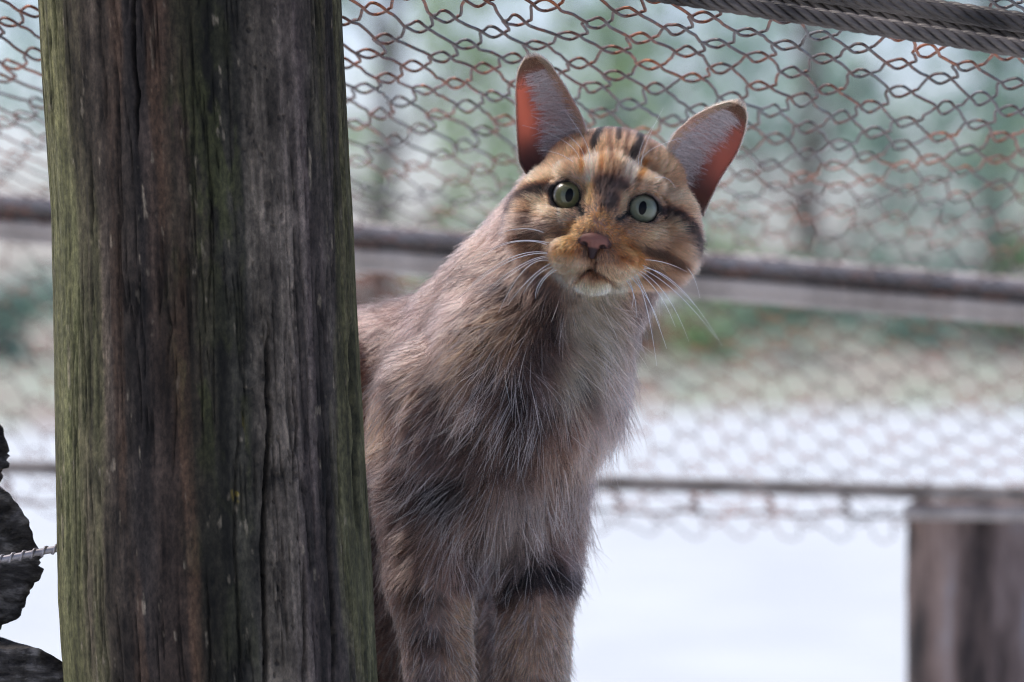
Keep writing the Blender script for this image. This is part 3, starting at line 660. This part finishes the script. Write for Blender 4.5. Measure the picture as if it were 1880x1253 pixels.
    return np.clip((g + (C - g) * (1.1 + .12 * hd[:, None])) * g2 * (np.array([1.14, .95, .90]) * hd[:, None] + np.array([1.18, .98, .92]) * (1 - hd[:, None])), .003, 1)
def rim(P):                                  # bare dark skin of the eyelids
    h = (P @ HR).astype(np.float32); m = np.zeros(len(P))
    for i in (0, 1):
        e = eye_local(h, i); rad = np.sqrt((e[:, 0] / 10.1) ** 2 + (e[:, 2] / 8.8) ** 2) * 9.5
        front = e[:, 1] < 6
        m = np.maximum(m, (1 - sstep(9.5, 10.9, rad)) * front)
        s = -1 if i == 0 else 1                # inner corner runs down towards the nose
        m = np.maximum(m, (1 - sstep(1.2, 2.4, polydist(h[:, [0, 2]], [(EYES[i][0] - s * 8.5, -5.5), (EYES[i][0] - s * 12.5, -10.5)]))) * (h[:, 1] < 8))
    return m
m_skin, nt, b, N, L = mat('cat skin under the fur')
at = N.new('ShaderNodeAttribute'); at.attribute_name = 'coat'; L.new(at.outputs[0], b.inputs['Base Color'])
b.inputs['Roughness'].default_value = 0.6; b.inputs['Specular IOR Level'].default_value = .25
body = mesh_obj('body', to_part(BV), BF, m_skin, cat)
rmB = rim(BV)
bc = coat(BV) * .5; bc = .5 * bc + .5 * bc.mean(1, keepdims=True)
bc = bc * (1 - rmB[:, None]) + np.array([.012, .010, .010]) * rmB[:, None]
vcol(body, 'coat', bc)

# ------------------------------------------------------------------ eyes
def eye_material(name, inner, outer):
    m, nt, b, N, L = mat(name)
    tc = N.new('ShaderNodeTexCoord'); sp = N.new('ShaderNodeSeparateXYZ'); L.new(tc.outputs['Object'], sp.inputs[0])
    cmb = N.new('ShaderNodeCombineXYZ'); L.new(sp.outputs[0], cmb.inputs[0]); L.new(sp.outputs[2], cmb.inputs[2])
    ln = N.new('ShaderNodeVectorMath'); ln.operation = 'LENGTH'; L.new(cmb.outputs[0], ln.inputs[0])
    dv = N.new('ShaderNodeMath'); dv.operation = 'DIVIDE'; dv.inputs[1].default_value = EYE_R / 1000; L.new(ln.outputs['Value'], dv.inputs[0])
    nz = noise_node(N, L, 900, 3, .6, tc.outputs['Object']); ad = N.new('ShaderNodeMath'); ad.operation = 'MULTIPLY_ADD'; ad.inputs[1].default_value = .14; ad.inputs[2].default_value = -.07
    L.new(nz.outputs[0], ad.inputs[0]); sm = N.new('ShaderNodeMath'); sm.operation = 'ADD'; L.new(dv.outputs[0], sm.inputs[0]); L.new(ad.outputs[0], sm.inputs[1])
    r = ramp(N, [(0.0, tuple(x * .8 for x in inner)), (0.35, inner), (0.68, outer), (0.80, tuple(x * .55 for x in outer)), (0.88, (.012, .011, .01)), (1, (.01, .01, .01))])
    L.new(sm.outputs[0], r.inputs[0]); L.new(r.outputs[0], b.inputs['Base Color'])
    b.inputs['Roughness'].default_value = .35; b.inputs['Coat Weight'].default_value = .8; b.inputs['Coat Roughness'].default_value = .02
    return m
m_pupil, nt, b, N, L = mat('black pupil'); b.inputs['Base Color'].default_value = (.004, .004, .005, 1); b.inputs['Roughness'].default_value = .3
b.inputs['Specular IOR Level'].default_value = .12
def uvsphere(r, nu=48, nv=32):
    u = np.linspace(0, 2 * np.pi, nu, endpoint=False); v = np.linspace(.02, np.pi - .02, nv); U, Vv = np.meshgrid(u, v)
    P = r * np.stack([np.cos(U) * np.sin(Vv), -np.cos(Vv), np.sin(U) * np.sin(Vv)], -1).reshape(-1, 3)
    i = np.arange(nv - 1)[:, None] * nu; j = np.arange(nu)[None]; j2 = (j + 1) % nu
    return P, np.stack([i + j, i + j2, i + nu + j2, i + nu + j], -1).reshape(-1, 4)
for i, (inner, outer) in enumerate([((.085, .085, .030), (.125, .125, .060)), ((.10, .11, .06), (.16, .175, .125))]):
    c = HR @ np.array(EYES[i]); V, Q = uvsphere(EYE_R / 1000)
    e = mesh_obj('eye', V, Q, eye_material('olive iris' if i == 0 else 'grey green iris', inner, outer), cat, loc=to_part(c))
    e['label'] = 'wide open olive eye with slit pupil' if i == 0 else 'wide open grey green eye with slit pupil'
    e.rotation_euler = (0, math.radians(10), 0)
    # pupil: an upright oval cap just proud of the eyeball
    g = np.linspace(0, 1, 10); a = np.linspace(0, 2 * np.pi, 36, endpoint=False); G, A = np.meshgrid(g, a, indexing='ij')
    x = G * np.cos(A) * 2.45; z = G * np.sin(A) * 4.3; rr_ = EYE_R + .06
    x = x + (0.6 if i == 0 else -.3); z = z + .6
    y = -np.sqrt(rr_ ** 2 - x ** 2 - z ** 2); Pp = np.stack([x, y, z], -1).reshape(-1, 3) / 1000
    i2 = np.arange(9)[:, None] * 36; j = np.arange(36)[None]; j2 = (j + 1) % 36
    mesh_obj('pupil', Pp, np.stack([i2 + j, i2 + j2, i2 + 36 + j2, i2 + 36 + j], -1).reshape(-1, 4), m_pupil, e)

# ------------------------------------------------------------------ nose
def sdf_nose(h):
    d = ell(h, (0, -28.5, -24.6), (7.4, 4.6, 3.6))
    for s in (-1, 1): d = smin(d, ell(h, (5.9 * s, -26.8, -26.4), (3.2, 4.0, 2.6)), 2.0)
    d = smin(d, cone(h, (0, -29.3, -26), (0, -27.6, -34), 3.6, 1.7), 2.5)
    for s in (-1, 1):
        d = smax(d, -ell(h, (5.0 * s, -31.0, -28.4), (1.6, 3.0, 1.0)), .7)
        d = smax(d, -cone(h, (5.6 * s, -30.3, -28.2), (8.2 * s, -29.0, -26.4), .75, .6), .5)
    d = smax(d, -cone(h, (0, -33.6, -26.5), (0, -31.2, -35), .75, .75), .6)
    return d
NV, NF = surface_net(sdf_nose, np.arange(-11, 11.1, .4), np.arange(-36, -20, .4), np.arange(-38, -18, .4))
m_nose, nt, b, N, L = mat('pink nose leather')
at = N.new('ShaderNodeAttribute'); at.attribute_name = 'tone'; L.new(at.outputs[0], b.inputs['Base Color'])
tc = N.new('ShaderNodeTexCoord'); vn = N.new('ShaderNodeTexVoronoi'); vn.inputs['Scale'].default_value = 1400; L.new(tc.outputs['Object'], vn.inputs[0])
bump(N, L, vn.outputs[0], .25, .0002, b); b.inputs['Roughness'].default_value = .6; b.inputs['Specular IOR Level'].default_value = .3; b.inputs['Subsurface Weight'].default_value = .1; b.inputs['Subsurface Scale'].default_value = .002
NW = (NV - np.array([0, -27, -25])) * np.array([1.16, 1.0, 1.1]) + np.array([0, -27.3, -26.6])
nose = mesh_obj('nose', to_part(NW @ HR.T), NF, m_nose, cat)
dk = np.maximum(sstep(-28.6, -30.4, NV[:, 2]), 1 - sstep(0, 1.0, np.minimum(ell(NV, (5.2, -31, -28.4), (1.7, 4, 1.1)), ell(NV, (-5.2, -31, -28.4), (1.7, 4, 1.1)))))
dk = np.maximum(dk, sstep(6.2, 8.2, np.abs(NV[:, 0])) * .8)
vcol(nose, 'tone', np.array([.22, .09, .068]) * (1 - dk[:, None]) + np.array([.03, .014, .015]) * dk[:, None])

# ------------------------------------------------------------------ ears: cupped shells with a thick rim
def mat_ear(name):
    m, nt, b, N, L = mat(name)
    at = N.new('ShaderNodeAttribute'); at.attribute_name = 'tone'; L.new(at.outputs[0], b.inputs['Base Color'])
    b.inputs['Roughness'].default_value = .55
    t = N.new('ShaderNodeBsdfTranslucent'); t.inputs[0].default_value = (.92, .46, .36, 1)
    mxs = N.new('ShaderNodeMixShader'); a2 = N.new('ShaderNodeAttribute'); a2.attribute_name = 'thin'; L.new(a2.outputs['Fac'], mxs.inputs[0])
    L.new(b.outputs[0], mxs.inputs[1]); L.new(t.outputs[0], mxs.inputs[2]); L.new(mxs.outputs[0], N['Material Output'].inputs[0])
    return m
m_ear = mat_ear('thin ear skin')
def unproj(px, py, y):                       # photograph pixel at depth y mm -> cat millimetres
    k = (3.45 + y / 1000) / 3.45
    return np.array([((px - 940) * k - 171) * PXMM, y, -((py - 626.5) * k + 254.5) * PXMM])
EARS = [dict(inner=[(1078, 268), (1076, 240), (1066, 212), (1044, 172), (1024, 140), (1008, 117), (993, 106)],
             outer=[(972, 330), (953, 300), (950, 255), (948, 205), (947, 165), (951, 132), (963, 110)], yb=(28, 54), yt=36, s=-1),
        dict(inner=[(1222, 300), (1226, 268), (1242, 242), (1272, 216), (1302, 200), (1325, 192), (1342, 188)],
             outer=[(1290, 400), (1302, 372), (1322, 330), (1352, 285), (1366, 248), (1371, 220), (1368, 203)], yb=(32, 60), yt=42, s=1)]
def ear_surface(E, S, T):                    # S 0 base..1 tip, T 0 inner edge..1 outer edge
    k = np.array([0, .19, .38, .57, .76, .91, 1.0])
    I = np.stack([np.interp(S, k, np.array(E['inner'])[:, i]) for i in (0, 1)], -1); O = np.stack([np.interp(S, k, np.array(E['outer'])[:, i]) for i in (0, 1)], -1)
    px = I * (1 - T[..., None]) + O * T[..., None]
    y = (E['yb'][0] * (1 - T) + E['yb'][1] * T) * (1 - S) + E['yt'] * S + 26 * (1 - S ** 1.6) * np.sin(np.pi * T) ** .8 + 5 * np.sin(np.pi * S)
    out = np.empty(px.shape[:-1] + (3,)); f = px.reshape(-1, 2); yy = y.ravel()
    kk = (3.45 + yy / 1000) / 3.45
    out = np.stack([((f[:, 0] - 940) * kk - 171) * PXMM, yy, -((f[:, 1] - 626.5) * kk + 254.5) * PXMM], -1)
    return out.reshape(px.shape[:-1] + (3,))
def smooth_edge(a): 
    P = np.array(a, float); k = np.linspace(0, 1, len(P)); return P
EAR_DATA = []
for E in EARS:
    ns, ntt = 46, 40
    S, T = np.meshgrid(np.linspace(0, .995, ns), np.linspace(0, 1, ntt), indexing='ij')
    Pf = ear_surface(E, S, T)
    for _ in range(3): Pf[1:-1] = .5 * Pf[1:-1] + .25 * (Pf[:-2] + Pf[2:])
    du = np.gradient(Pf, axis=0); dv = np.gradient(Pf, axis=1); Nn = np.cross(du, dv); Nn /= np.linalg.norm(Nn, axis=-1, keepdims=True) + 1e-9
    if Nn[..., 1].mean() > 0: Nn = -Nn         # front normal looks at the viewer
    th = 1.0 * (np.sin(np.pi * T) ** .3 * .6 + .5)[..., None]
    Pb = Pf - Nn * th
    V = np.concatenate([Pf.reshape(-1, 3), Pb.reshape(-1, 3)]); n = ns * ntt
    i = np.arange(ns - 1)[:, None] * ntt; j = np.arange(ntt - 1)[None]
    Qf = np.stack([i + j, i + j + 1, i + ntt + j + 1, i + ntt + j], -1).reshape(-1, 4)
    Qs = []
    for a, b2 in ((0, 0), (0, ntt - 1)):
        r_ = np.arange(ns - 1) * ntt + b2; Qs.append(np.stack([r_, r_ + ntt, r_ + ntt + n, r_ + n], -1))
    r_ = np.arange(ntt - 1) + (ns - 1) * ntt; Qs.append(np.stack([r_, r_ + 1, r_ + 1 + n, r_ + n], -1))
    o = mesh_obj('ear', to_part(V), np.vstack([Qf, Qf[:, ::-1] + n] + Qs), m_ear, cat)
    pink = np.array([.36, .15, .125]); brown = lin((120, 92, 76))
    edge = sstep(.80, .93, S)[..., None]
    cf = (pink + np.array([.16, .13, .12]) * (1 - sstep(.35, .7, T))[..., None]) * (1 - edge) + brown * edge
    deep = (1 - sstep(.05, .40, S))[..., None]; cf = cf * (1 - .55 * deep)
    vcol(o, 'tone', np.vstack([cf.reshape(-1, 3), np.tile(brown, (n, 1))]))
    thin = .28 * sstep(.1, .4, S) * (1 - sstep(.8, .95, S)) + .30 * sstep(.25, .85, T) * (1 - sstep(.93, 1, T) * .6) * sstep(.22, .5, S) * (1 - sstep(.72, .9, S))
    vcol(o, 'thin', np.repeat(np.concatenate([thin.ravel(), thin.ravel()])[:, None], 3, 1))
    EAR_DATA.append((Pf, Pb, Nn, S, T, E))

# ------------------------------------------------------------------ fur (hair curves)
m_fur = bpy.data.materials.new('fur'); m_fur.use_nodes = True; nt = m_fur.node_tree; N, L = nt.nodes, nt.links
N.remove(N['Principled BSDF']); hb = N.new('ShaderNodeBsdfHairPrincipled')
try: hb.model = 'CHIANG'
except Exception: pass
hb.parametrization = 'COLOR'
at = N.new('ShaderNodeAttribute'); at.attribute_name = 'fur_color'; L.new(at.outputs[0], hb.inputs['Color'])
hb.inputs['Roughness'].default_value = .45; hb.inputs['Radial Roughness'].default_value = .6; hb.inputs['Coat'].default_value = 0; hb.inputs['IOR'].default_value = 1.38
L.new(hb.outputs[0], N['Material Output'].inputs[0])
m_tuft, nt_, b_, N_, L_ = mat('pale soft hair'); a_ = N_.new('ShaderNodeAttribute'); a_.attribute_name = 'fur_color'; L_.new(a_.outputs[0], b_.inputs['Base Color'])
b_.inputs['Roughness'].default_value = .5; b_.inputs['Specular IOR Level'].default_value = .4
def hair_object(name, pts, rad, col, label=None, material=None):
    n, k, _ = pts.shape
    cu = bpy.data.hair_curves.new(name); cu.add_curves([k] * n)
    cu.attributes['position'].data.foreach_set('vector', to_part(pts.reshape(-1, 3)).astype(np.float32).ravel())
    a = cu.attributes.get('radius') or cu.attributes.new('radius', 'FLOAT', 'POINT'); a.data.foreach_set('value', (rad / 1000).astype(np.float32).ravel())
    c = np.ones((n * k, 4), np.float32); c[:, :3] = np.clip(col.reshape(-1, 3), 0, 1)
    a = cu.attributes.new('fur_color', 'FLOAT_COLOR', 'POINT'); a.data.foreach_set('color', c.ravel())
    cu.materials.append(material or m_fur); o = link(bpy.data.objects.new(name, cu), cat)
    if label: o['label'] = label
    return o
def unit(v): return v / (np.linalg.norm(v, axis=-1, keepdims=True) + 1e-9)
def sample_mesh(V, Q, Nv, weight, n):
    tri = np.vstack([Q[:, [0, 1, 2]], Q[:, [0, 2, 3]]]); a, b_, c = V[tri[:, 0]], V[tri[:, 1]], V[tri[:, 2]]
    ar = np.linalg.norm(np.cross(b_ - a, c - a), axis=1) * weight[tri].mean(1); cs = np.cumsum(ar)
    t = np.searchsorted(cs, RNG.random(n) * cs[-1]); t = np.minimum(t, len(tri) - 1)
    u, v = RNG.random(n), RNG.random(n); fl = u + v > 1; u[fl] = 1 - u[fl]; v[fl] = 1 - v[fl]
    w = np.stack([1 - u - v, u, v], -1)[..., None]
    return (V[tri[t]] * w).sum(1), unit((Nv[tri[t]] * w).sum(1))
def flow(P, Nn, hd):
    x, y, z = P.T; h = P @ HR
    out = np.clip((x + 48) / 62, -1, 1)
    B = np.stack([out * .75, .35 + 0 * x, -.8 + 0 * x], -1)
    leg = sstep(-215, -255, z); B = B * (1 - leg[:, None]) + np.stack([.28 * np.sign(x + 72) * np.sign(np.where(x < -72, x + 104, x + 42)) * np.sign(x + 72), .15 + 0 * x, -1 + 0 * x], -1) * leg[:, None]
    bk = sstep(140, 200, y); B = B * (1 - bk[:, None]) + np.array([-.55, .6, -.5]) * bk[:, None]
    src = np.array([0, -24, -16.0])                                         # hair radiates from above the nose
    Hd = unit(h - src); Hd[:, 1] += .25
    Hd[:, 2] += .25 * sstep(0, 30, h[:, 2]) - .2 * sstep(-30, -50, h[:, 2]); Hd = Hd @ HR.T
    D = B * (1 - hd[:, None]) + Hd * hd[:, None]
    D = D + (np.stack([fbm(P / 13, 2, 200 + s) for s in range(3)], -1) - .5) * (1.5 - .9 * hd)[:, None] + (np.stack([fbm(P / 32, 2, 230 + s) for s in range(3)], -1) - .5) * (1.0 - .8 * hd)[:, None]
    D = D - Nn * (D * Nn).sum(1, keepdims=True); return unit(D)
def lengths(P, hd):
    h = P @ HR; q = proj(P); x, y, z = P.T
    Lb = 17 + 9 * sstep(-60, -120, z) * sstep(160, 60, y) * sstep(-110, -70, x)
    Lb = Lb + (9.5 - Lb) * sstep(-195, -260, z)
    Lh = 7.5 + 0 * x
    r = np.linalg.norm(h - np.array([0, -22, -20]), axis=1)
    Lh = 2.0 + 6.5 * sstep(8, 44, r)
    Lh = Lh + 7 * sstep(34, 46, np.abs(h[:, 0])) * sstep(10, -20, h[:, 2])   # cheek ruff
    pad = sstep(-27, -33, h[:, 2]) * sstep(0, -10, h[:, 1]); Lh = Lh * (1 - pad) + 4.5 * pad
    ch = sstep(-43, -49, h[:, 2]) * sstep(10, -4, h[:, 1]); Lh = Lh * (1 - ch) + 6.5 * ch
    Lh = Lh + 2.0 * np.maximum(1 - sstep(8, 22, np.linalg.norm(h - np.array([-42, 30, 26]), axis=1)), 1 - sstep(10, 26, np.linalg.norm(h - np.array([44, 30, 20]), axis=1)))   # longer at the ears
    for i in (0, 1):
        e = np.linalg.norm(h - np.array(EYES[i]) - np.array([0, -5, 0]), axis=1); Lh *= .35 + .65 * sstep(9, 20, e)
    return Lb * (1 - hd) + Lh * hd
def groom(P, Nn, Lg, lift, K, curl, clump, cell, D):
    n = len(P)
    d0 = unit(D * np.cos(lift)[:, None] + Nn * np.sin(lift)[:, None]); l1 = lift * .35
    d1 = unit(D * np.cos(l1)[:, None] + Nn * np.sin(l1)[:, None] + np.array([0, 0, -.18]))
    t = np.linspace(0, 1, K)[None, :, None]
    pts = P[:, None] + Lg[:, None, None] * (d0[:, None] * (t - .5 * t * t) + d1[:, None] * .5 * t * t)
    if clump:
        jit = (np.stack([vnoise(P / cell * 1.7, 300 + s) for s in range(3)], -1) - .5) * .9
        key = np.floor(P / cell + jit).astype(np.int64); kk = key[:, 0] * 1000003 + key[:, 1] * 10007 + key[:, 2]
        _, inv = np.unique(kk, return_inverse=True); m = inv.max() + 1; cn = np.bincount(inv, minlength=m)
        tip = pts[:, -1]; mt = np.stack([np.bincount(inv, tip[:, i], m) for i in range(3)], -1) / cn[:, None]
        mr = np.stack([np.bincount(inv, P[:, i], m) for i in range(3)], -1) / cn[:, None]
        tgt = mt[inv] + .25 * (P - mr[inv]); dlt = (tgt - tip) * clump * RNG.uniform(.5, 1.1, n)[:, None]
        pts = pts + dlt[:, None] * t ** 1.6
    r = RNG.normal(size=(n, 3)) * (Lg * curl)[:, None]
    return pts + r[:, None] * t ** 1.5
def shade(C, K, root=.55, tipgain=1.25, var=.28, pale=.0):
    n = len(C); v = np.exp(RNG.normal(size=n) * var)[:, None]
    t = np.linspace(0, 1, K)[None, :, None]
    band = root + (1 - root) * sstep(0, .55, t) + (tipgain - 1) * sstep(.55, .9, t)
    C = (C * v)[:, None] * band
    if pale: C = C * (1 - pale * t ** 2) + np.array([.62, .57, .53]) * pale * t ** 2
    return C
def make_fur():
    hdV = is_head(BV); wet = rmB
    noseV = sdf_nose((BV @ HR).astype(np.float32)) < 1.2
    vis = np.where(BN[:, 1] > .35, .6, 1.0) * np.where(BV[:, 1] > 240, .75, 1.0)
    # undercoat and short face hair
    for nm, cnt, wgt in (('face_fur', 105000, hdV * (1 - wet) * ~noseV * np.where(BN[:, 1] > .4, .3, 1)), ('body_fur', 180000, (1 - hdV) * vis)):
        P, Nn = sample_mesh(BV, BF, BN, wgt + 1e-9, cnt); hd = is_head(P)
        Lg = lengths(P, hd) * RNG.uniform(.7, 1.15, cnt); D = flow(P, Nn, hd)
        head = nm == 'face_fur'; K = 5
        lift = np.radians(RNG.normal(20 if head else 24, 7, cnt)).clip(.08, 1.0)
        pts = groom(P, Nn, Lg, lift, K, .065 if head else .09, .35 if head else .55, 3.2 if head else 8.0, D)
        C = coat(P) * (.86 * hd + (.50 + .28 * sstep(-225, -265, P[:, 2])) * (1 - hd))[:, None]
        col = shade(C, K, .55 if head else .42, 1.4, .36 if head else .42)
        w = (.098 if head else .125) * np.array([1, 1, .9, .65, .25])[None] * RNG.uniform(.8, 1.2, cnt)[:, None]
        hair_object(nm, pts, w, col)
    # long pale guard hairs
    cnt = 17000
    P, Nn = sample_mesh(BV, BF, BN, (1 - hdV) * vis * (BV[:, 2] < -25) * (.15 + sstep(.35, .65, fbm(BV / 30, 3, 500))) + 1e-9, cnt); hd = is_head(P)
    Lg = lengths(P, hd) * RNG.uniform(1.15, 1.75, cnt); D = flow(P, Nn, hd)
    pts = groom(P, Nn, Lg, np.radians(RNG.normal(27, 8, cnt)).clip(.1, 1), 6, .13, .35, 14.0, D)
    C = coat(P) * .8 * .4 + np.array([.62, .56, .54]) * .6
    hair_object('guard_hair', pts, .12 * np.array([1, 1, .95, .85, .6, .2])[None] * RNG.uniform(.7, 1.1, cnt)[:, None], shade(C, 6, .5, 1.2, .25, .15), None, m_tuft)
    # ears: pale tufts growing from the inner edge, fine rim, short back
    PT, RD, CL = [], [], []; TF = []
    for Pf, Pb, Nn, S, T, E in EAR_DATA:
        def pick(n, s0, s1, t0, t1, A):
            s = RNG.uniform(s0, s1, n) * (S.shape[0] - 1); t = RNG.uniform(t0, t1, n) * (S.shape[1] - 1)
            i = s.astype(int).clip(0, S.shape[0] - 2); j = t.astype(int).clip(0, S.shape[1] - 2); fs = (s - i)[:, None]; ft = (t - j)[:, None]
            g = lambda M: M[i, j] * (1 - fs) * (1 - ft) + M[i + 1, j] * fs * (1 - ft) + M[i, j + 1] * (1 - fs) * ft + M[i + 1, j + 1] * fs * ft
            ii = np.minimum(i + 2, S.shape[0] - 1); up = unit(Pf[ii, j] - Pf[np.maximum(i - 2, 0), j]); ac = unit(Pf[i, np.minimum(j + 2, S.shape[1] - 1)] - Pf[i, np.maximum(j - 2, 0)])
            return g(A), unit(g(Nn)), up, ac, s / (S.shape[0] - 1), t / (S.shape[1] - 1)
        def add(P, d0, d1, Lg, col, w, root=.7, clump=0, cell=6., tuft=False):
            t = np.linspace(0, 1, 5)[None, :, None]; pts = P[:, None] + Lg[:, None, None] * (unit(d0)[:, None] * (t - .5 * t * t) + unit(d1)[:, None] * .5 * t * t)
            n = len(P)
            if clump:
                key = np.floor(P / cell).astype(np.int64); _, inv = np.unique(key[:, 0] * 1000003 + key[:, 1] * 10007 + key[:, 2], return_inverse=True)
                m = inv.max() + 1; cn = np.bincount(inv, minlength=m); mt = np.stack([np.bincount(inv, pts[:, -1, i], m) for i in range(3)], -1) / cn[:, None]
                pts = pts + ((mt[inv] - pts[:, -1]) * clump)[:, None] * t ** 1.5
            if tuft: TF.append((pts, w * np.array([1, 1, .9, .6, .25])[None] * RNG.uniform(.6, 1.2, n)[:, None], shade(col, 5, .8, 1.1, .15))); return
            PT.append(pts); RD.append(w * np.array([1, 1, .9, .6, .2])[None] * RNG.uniform(.7, 1.2, n)[:, None]); CL.append(shade(col, 5, root, 1.1, .2))
        n = 2000; P, nn, up, ac, s, t = pick(n, .04, .86, 0.02, .50, Pf)           # pale inner tufts
        rj = RNG.normal(size=(n, 3)) * .30
        add(P, ac * .9 + nn * .35 + up * .35 + rj, ac + up * .25 - nn * .1 + rj, RNG.uniform(9, 32, n) * (1.15 - .65 * s), np.tile([.92, .80, .79], (n, 1)) * RNG.uniform(.6, 1.05, n)[:, None], .10, .6, .6, 5.0, True)
        n = 2000; P, nn, up, ac, s, t = pick(n, .0, .97, 0, .14, Pf)               # furred inner margin
        add(P, up * .8 + nn * .5 - ac * .1 + RNG.normal(size=(n, 3)) * .25, up + ac * .3 + RNG.normal(size=(n, 3)) * .2, RNG.uniform(3, 7, n), np.tile(lin((176, 136, 106)) * 1.3, (n, 1)), .06)
        n = 1500; P, nn, up, ac, s, t = pick(n, .74, 1, 0, 1, Pf)                  # brown inside the tip
        add(P, up + nn * .4 + RNG.normal(size=(n, 3)) * .3, up + RNG.normal(size=(n, 3)) * .2, RNG.uniform(2, 5, n), np.tile(lin((136, 102, 84)) * 1.2, (n, 1)), .055)
        for e0, e1 in ((0, .02), (.98, 1)):
            n = 2200; P, nn, up, ac, s, t = pick(n, .02, 1, e0, e1, Pf)            # rim
            o_ = -ac if e1 < .5 else ac
            add(P, o_ * .5 + up + RNG.normal(size=(n, 3)) * .2, up + o_ * .15 + RNG.normal(size=(n, 3)) * .15, RNG.uniform(1.5, 3.0, n), np.tile(lin((214, 176, 146)) * 1.1, (n, 1)), .05)
        n = 3500; P, nn, up, ac, s, t = pick(n, 0, 1, 0, 1, Pb)                    # back of the ear
        add(P, up - nn * .35 + RNG.normal(size=(n, 3)) * .15, up - nn * .1, RNG.uniform(3, 6, n), np.tile(lin((150, 116, 92)), (n, 1)), .06)
        n = 70; P, nn, up, ac, s, t = pick(n, .985, 1, .2, .8, Pf)                 # dark tip tuft
        add(P, up + RNG.normal(size=(n, 3)) * .35, up + np.array([.5, 0, .1]) * E['s'] + RNG.normal(size=(n, 3)) * .3, RNG.uniform(3, 8, n), np.tile(lin((70, 56, 50)), (n, 1)), .05)
    hair_object('ear_tuft', np.concatenate([a[0] for a in TF]), np.concatenate([a[1] for a in TF]), np.concatenate([a[2] for a in TF]), None, m_tuft)
    hair_object('ear_fur', np.concatenate(PT), np.concatenate(RD), np.concatenate(CL))
make_fur()

# ------------------------------------------------------------------ whiskers, each one a tapered hair
m_whisk, nt, b, N, L = mat('white whisker'); b.inputs['Base Color'].default_value = (.85, .84, .86, 1); b.inputs['Roughness'].default_value = .35
b.inputs['Subsurface Weight'].default_value = 0.0
WH = [  # root pixel, middle pixel, tip pixel, depth at the root and tip (mm)
    (1008, 446, 950, 442, 900, 458, -14, 10), (1004, 449, 945, 444, 885, 470, -14, 0), (1004, 464, 940, 472, 868, 520, -16, -10), (1005, 466, 930, 482, 842, 548, -16, 0), (1003, 470, 950, 490, 880, 545, -16, -20),
    (1006, 474, 968, 484, 905, 530, -17, -30), (1006, 478, 960, 498, 915, 575, -17, -10), (1014, 490, 985, 506, 960, 540, -19, -30), (1018, 492, 990, 520, 984, 548, -19, -25), (1024, 494, 1000, 512, 986, 540, -20, -30), (1010, 484, 972, 512, 932, 560, -18, -20), (1000, 428, 960, 420, 915, 430, -8, 15),
    (1178, 477, 1220, 482, 1262, 500, -14, 0), (1182, 492, 1250, 530, 1326, 636, -16, 10), (1180, 494, 1245, 540, 1316, 622, -16, -5), (1176, 498, 1225, 545, 1265, 628, -17, -10), (1172, 500, 1210, 540, 1240, 600, -17, -20), (1168, 504, 1195, 560, 1224, 640, -18, -15), (1164, 506, 1186, 560, 1206, 672, -18, -15),
    (1148, 512, 1164, 542, 1168, 582, -20, -25), (1152, 510, 1162, 535, 1160, 565, -20, -28), (1158, 508, 1190, 550, 1212, 600, -19, -20), (1240, 480, 1268, 500, 1285, 548, 12, 16), (1176, 486, 1225, 512, 1275, 560, -16, -8),
    (1078, 302, 1072, 255, 1010, 172, -2, -10), (1070, 304, 1056, 260, 975, 212, -2, -8), (1066, 306, 1040, 262, 958, 230, 0, -5), (1062, 308, 1030, 284, 985, 276, 0, -8), (1180, 308, 1200, 272, 1300, 242, -2, -5), (1176, 306, 1188, 260, 1218, 198, -2, -10), (1190, 332, 1220, 326, 1240, 346, 0, -8), (1172, 306, 1180, 262, 1208, 222, -2, -12)]
for (ax, ay, bx, by, cx_, cy_, d0, d1) in WH:
    A, Bm, Cc = unproj(ax, ay, d0 + 4), unproj(bx, by, (d0 + d1) / 2 - 10), unproj(cx_, cy_, d1)
    t = np.linspace(0, 1, 18)[:, None]; Q1 = 2 * Bm - .5 * (A + Cc)
    P = A * (1 - t) ** 2 + 2 * Q1 * t * (1 - t) + Cc * t ** 2
    base = A / 1000; V, Q = tube((P - A) / 1000, (.00028 if ay > 400 else .00016) * (1 - .75 * t[:, 0]), 6)
    mesh_obj('whisker', V, Q, m_whisk, cat, loc=to_part(A))
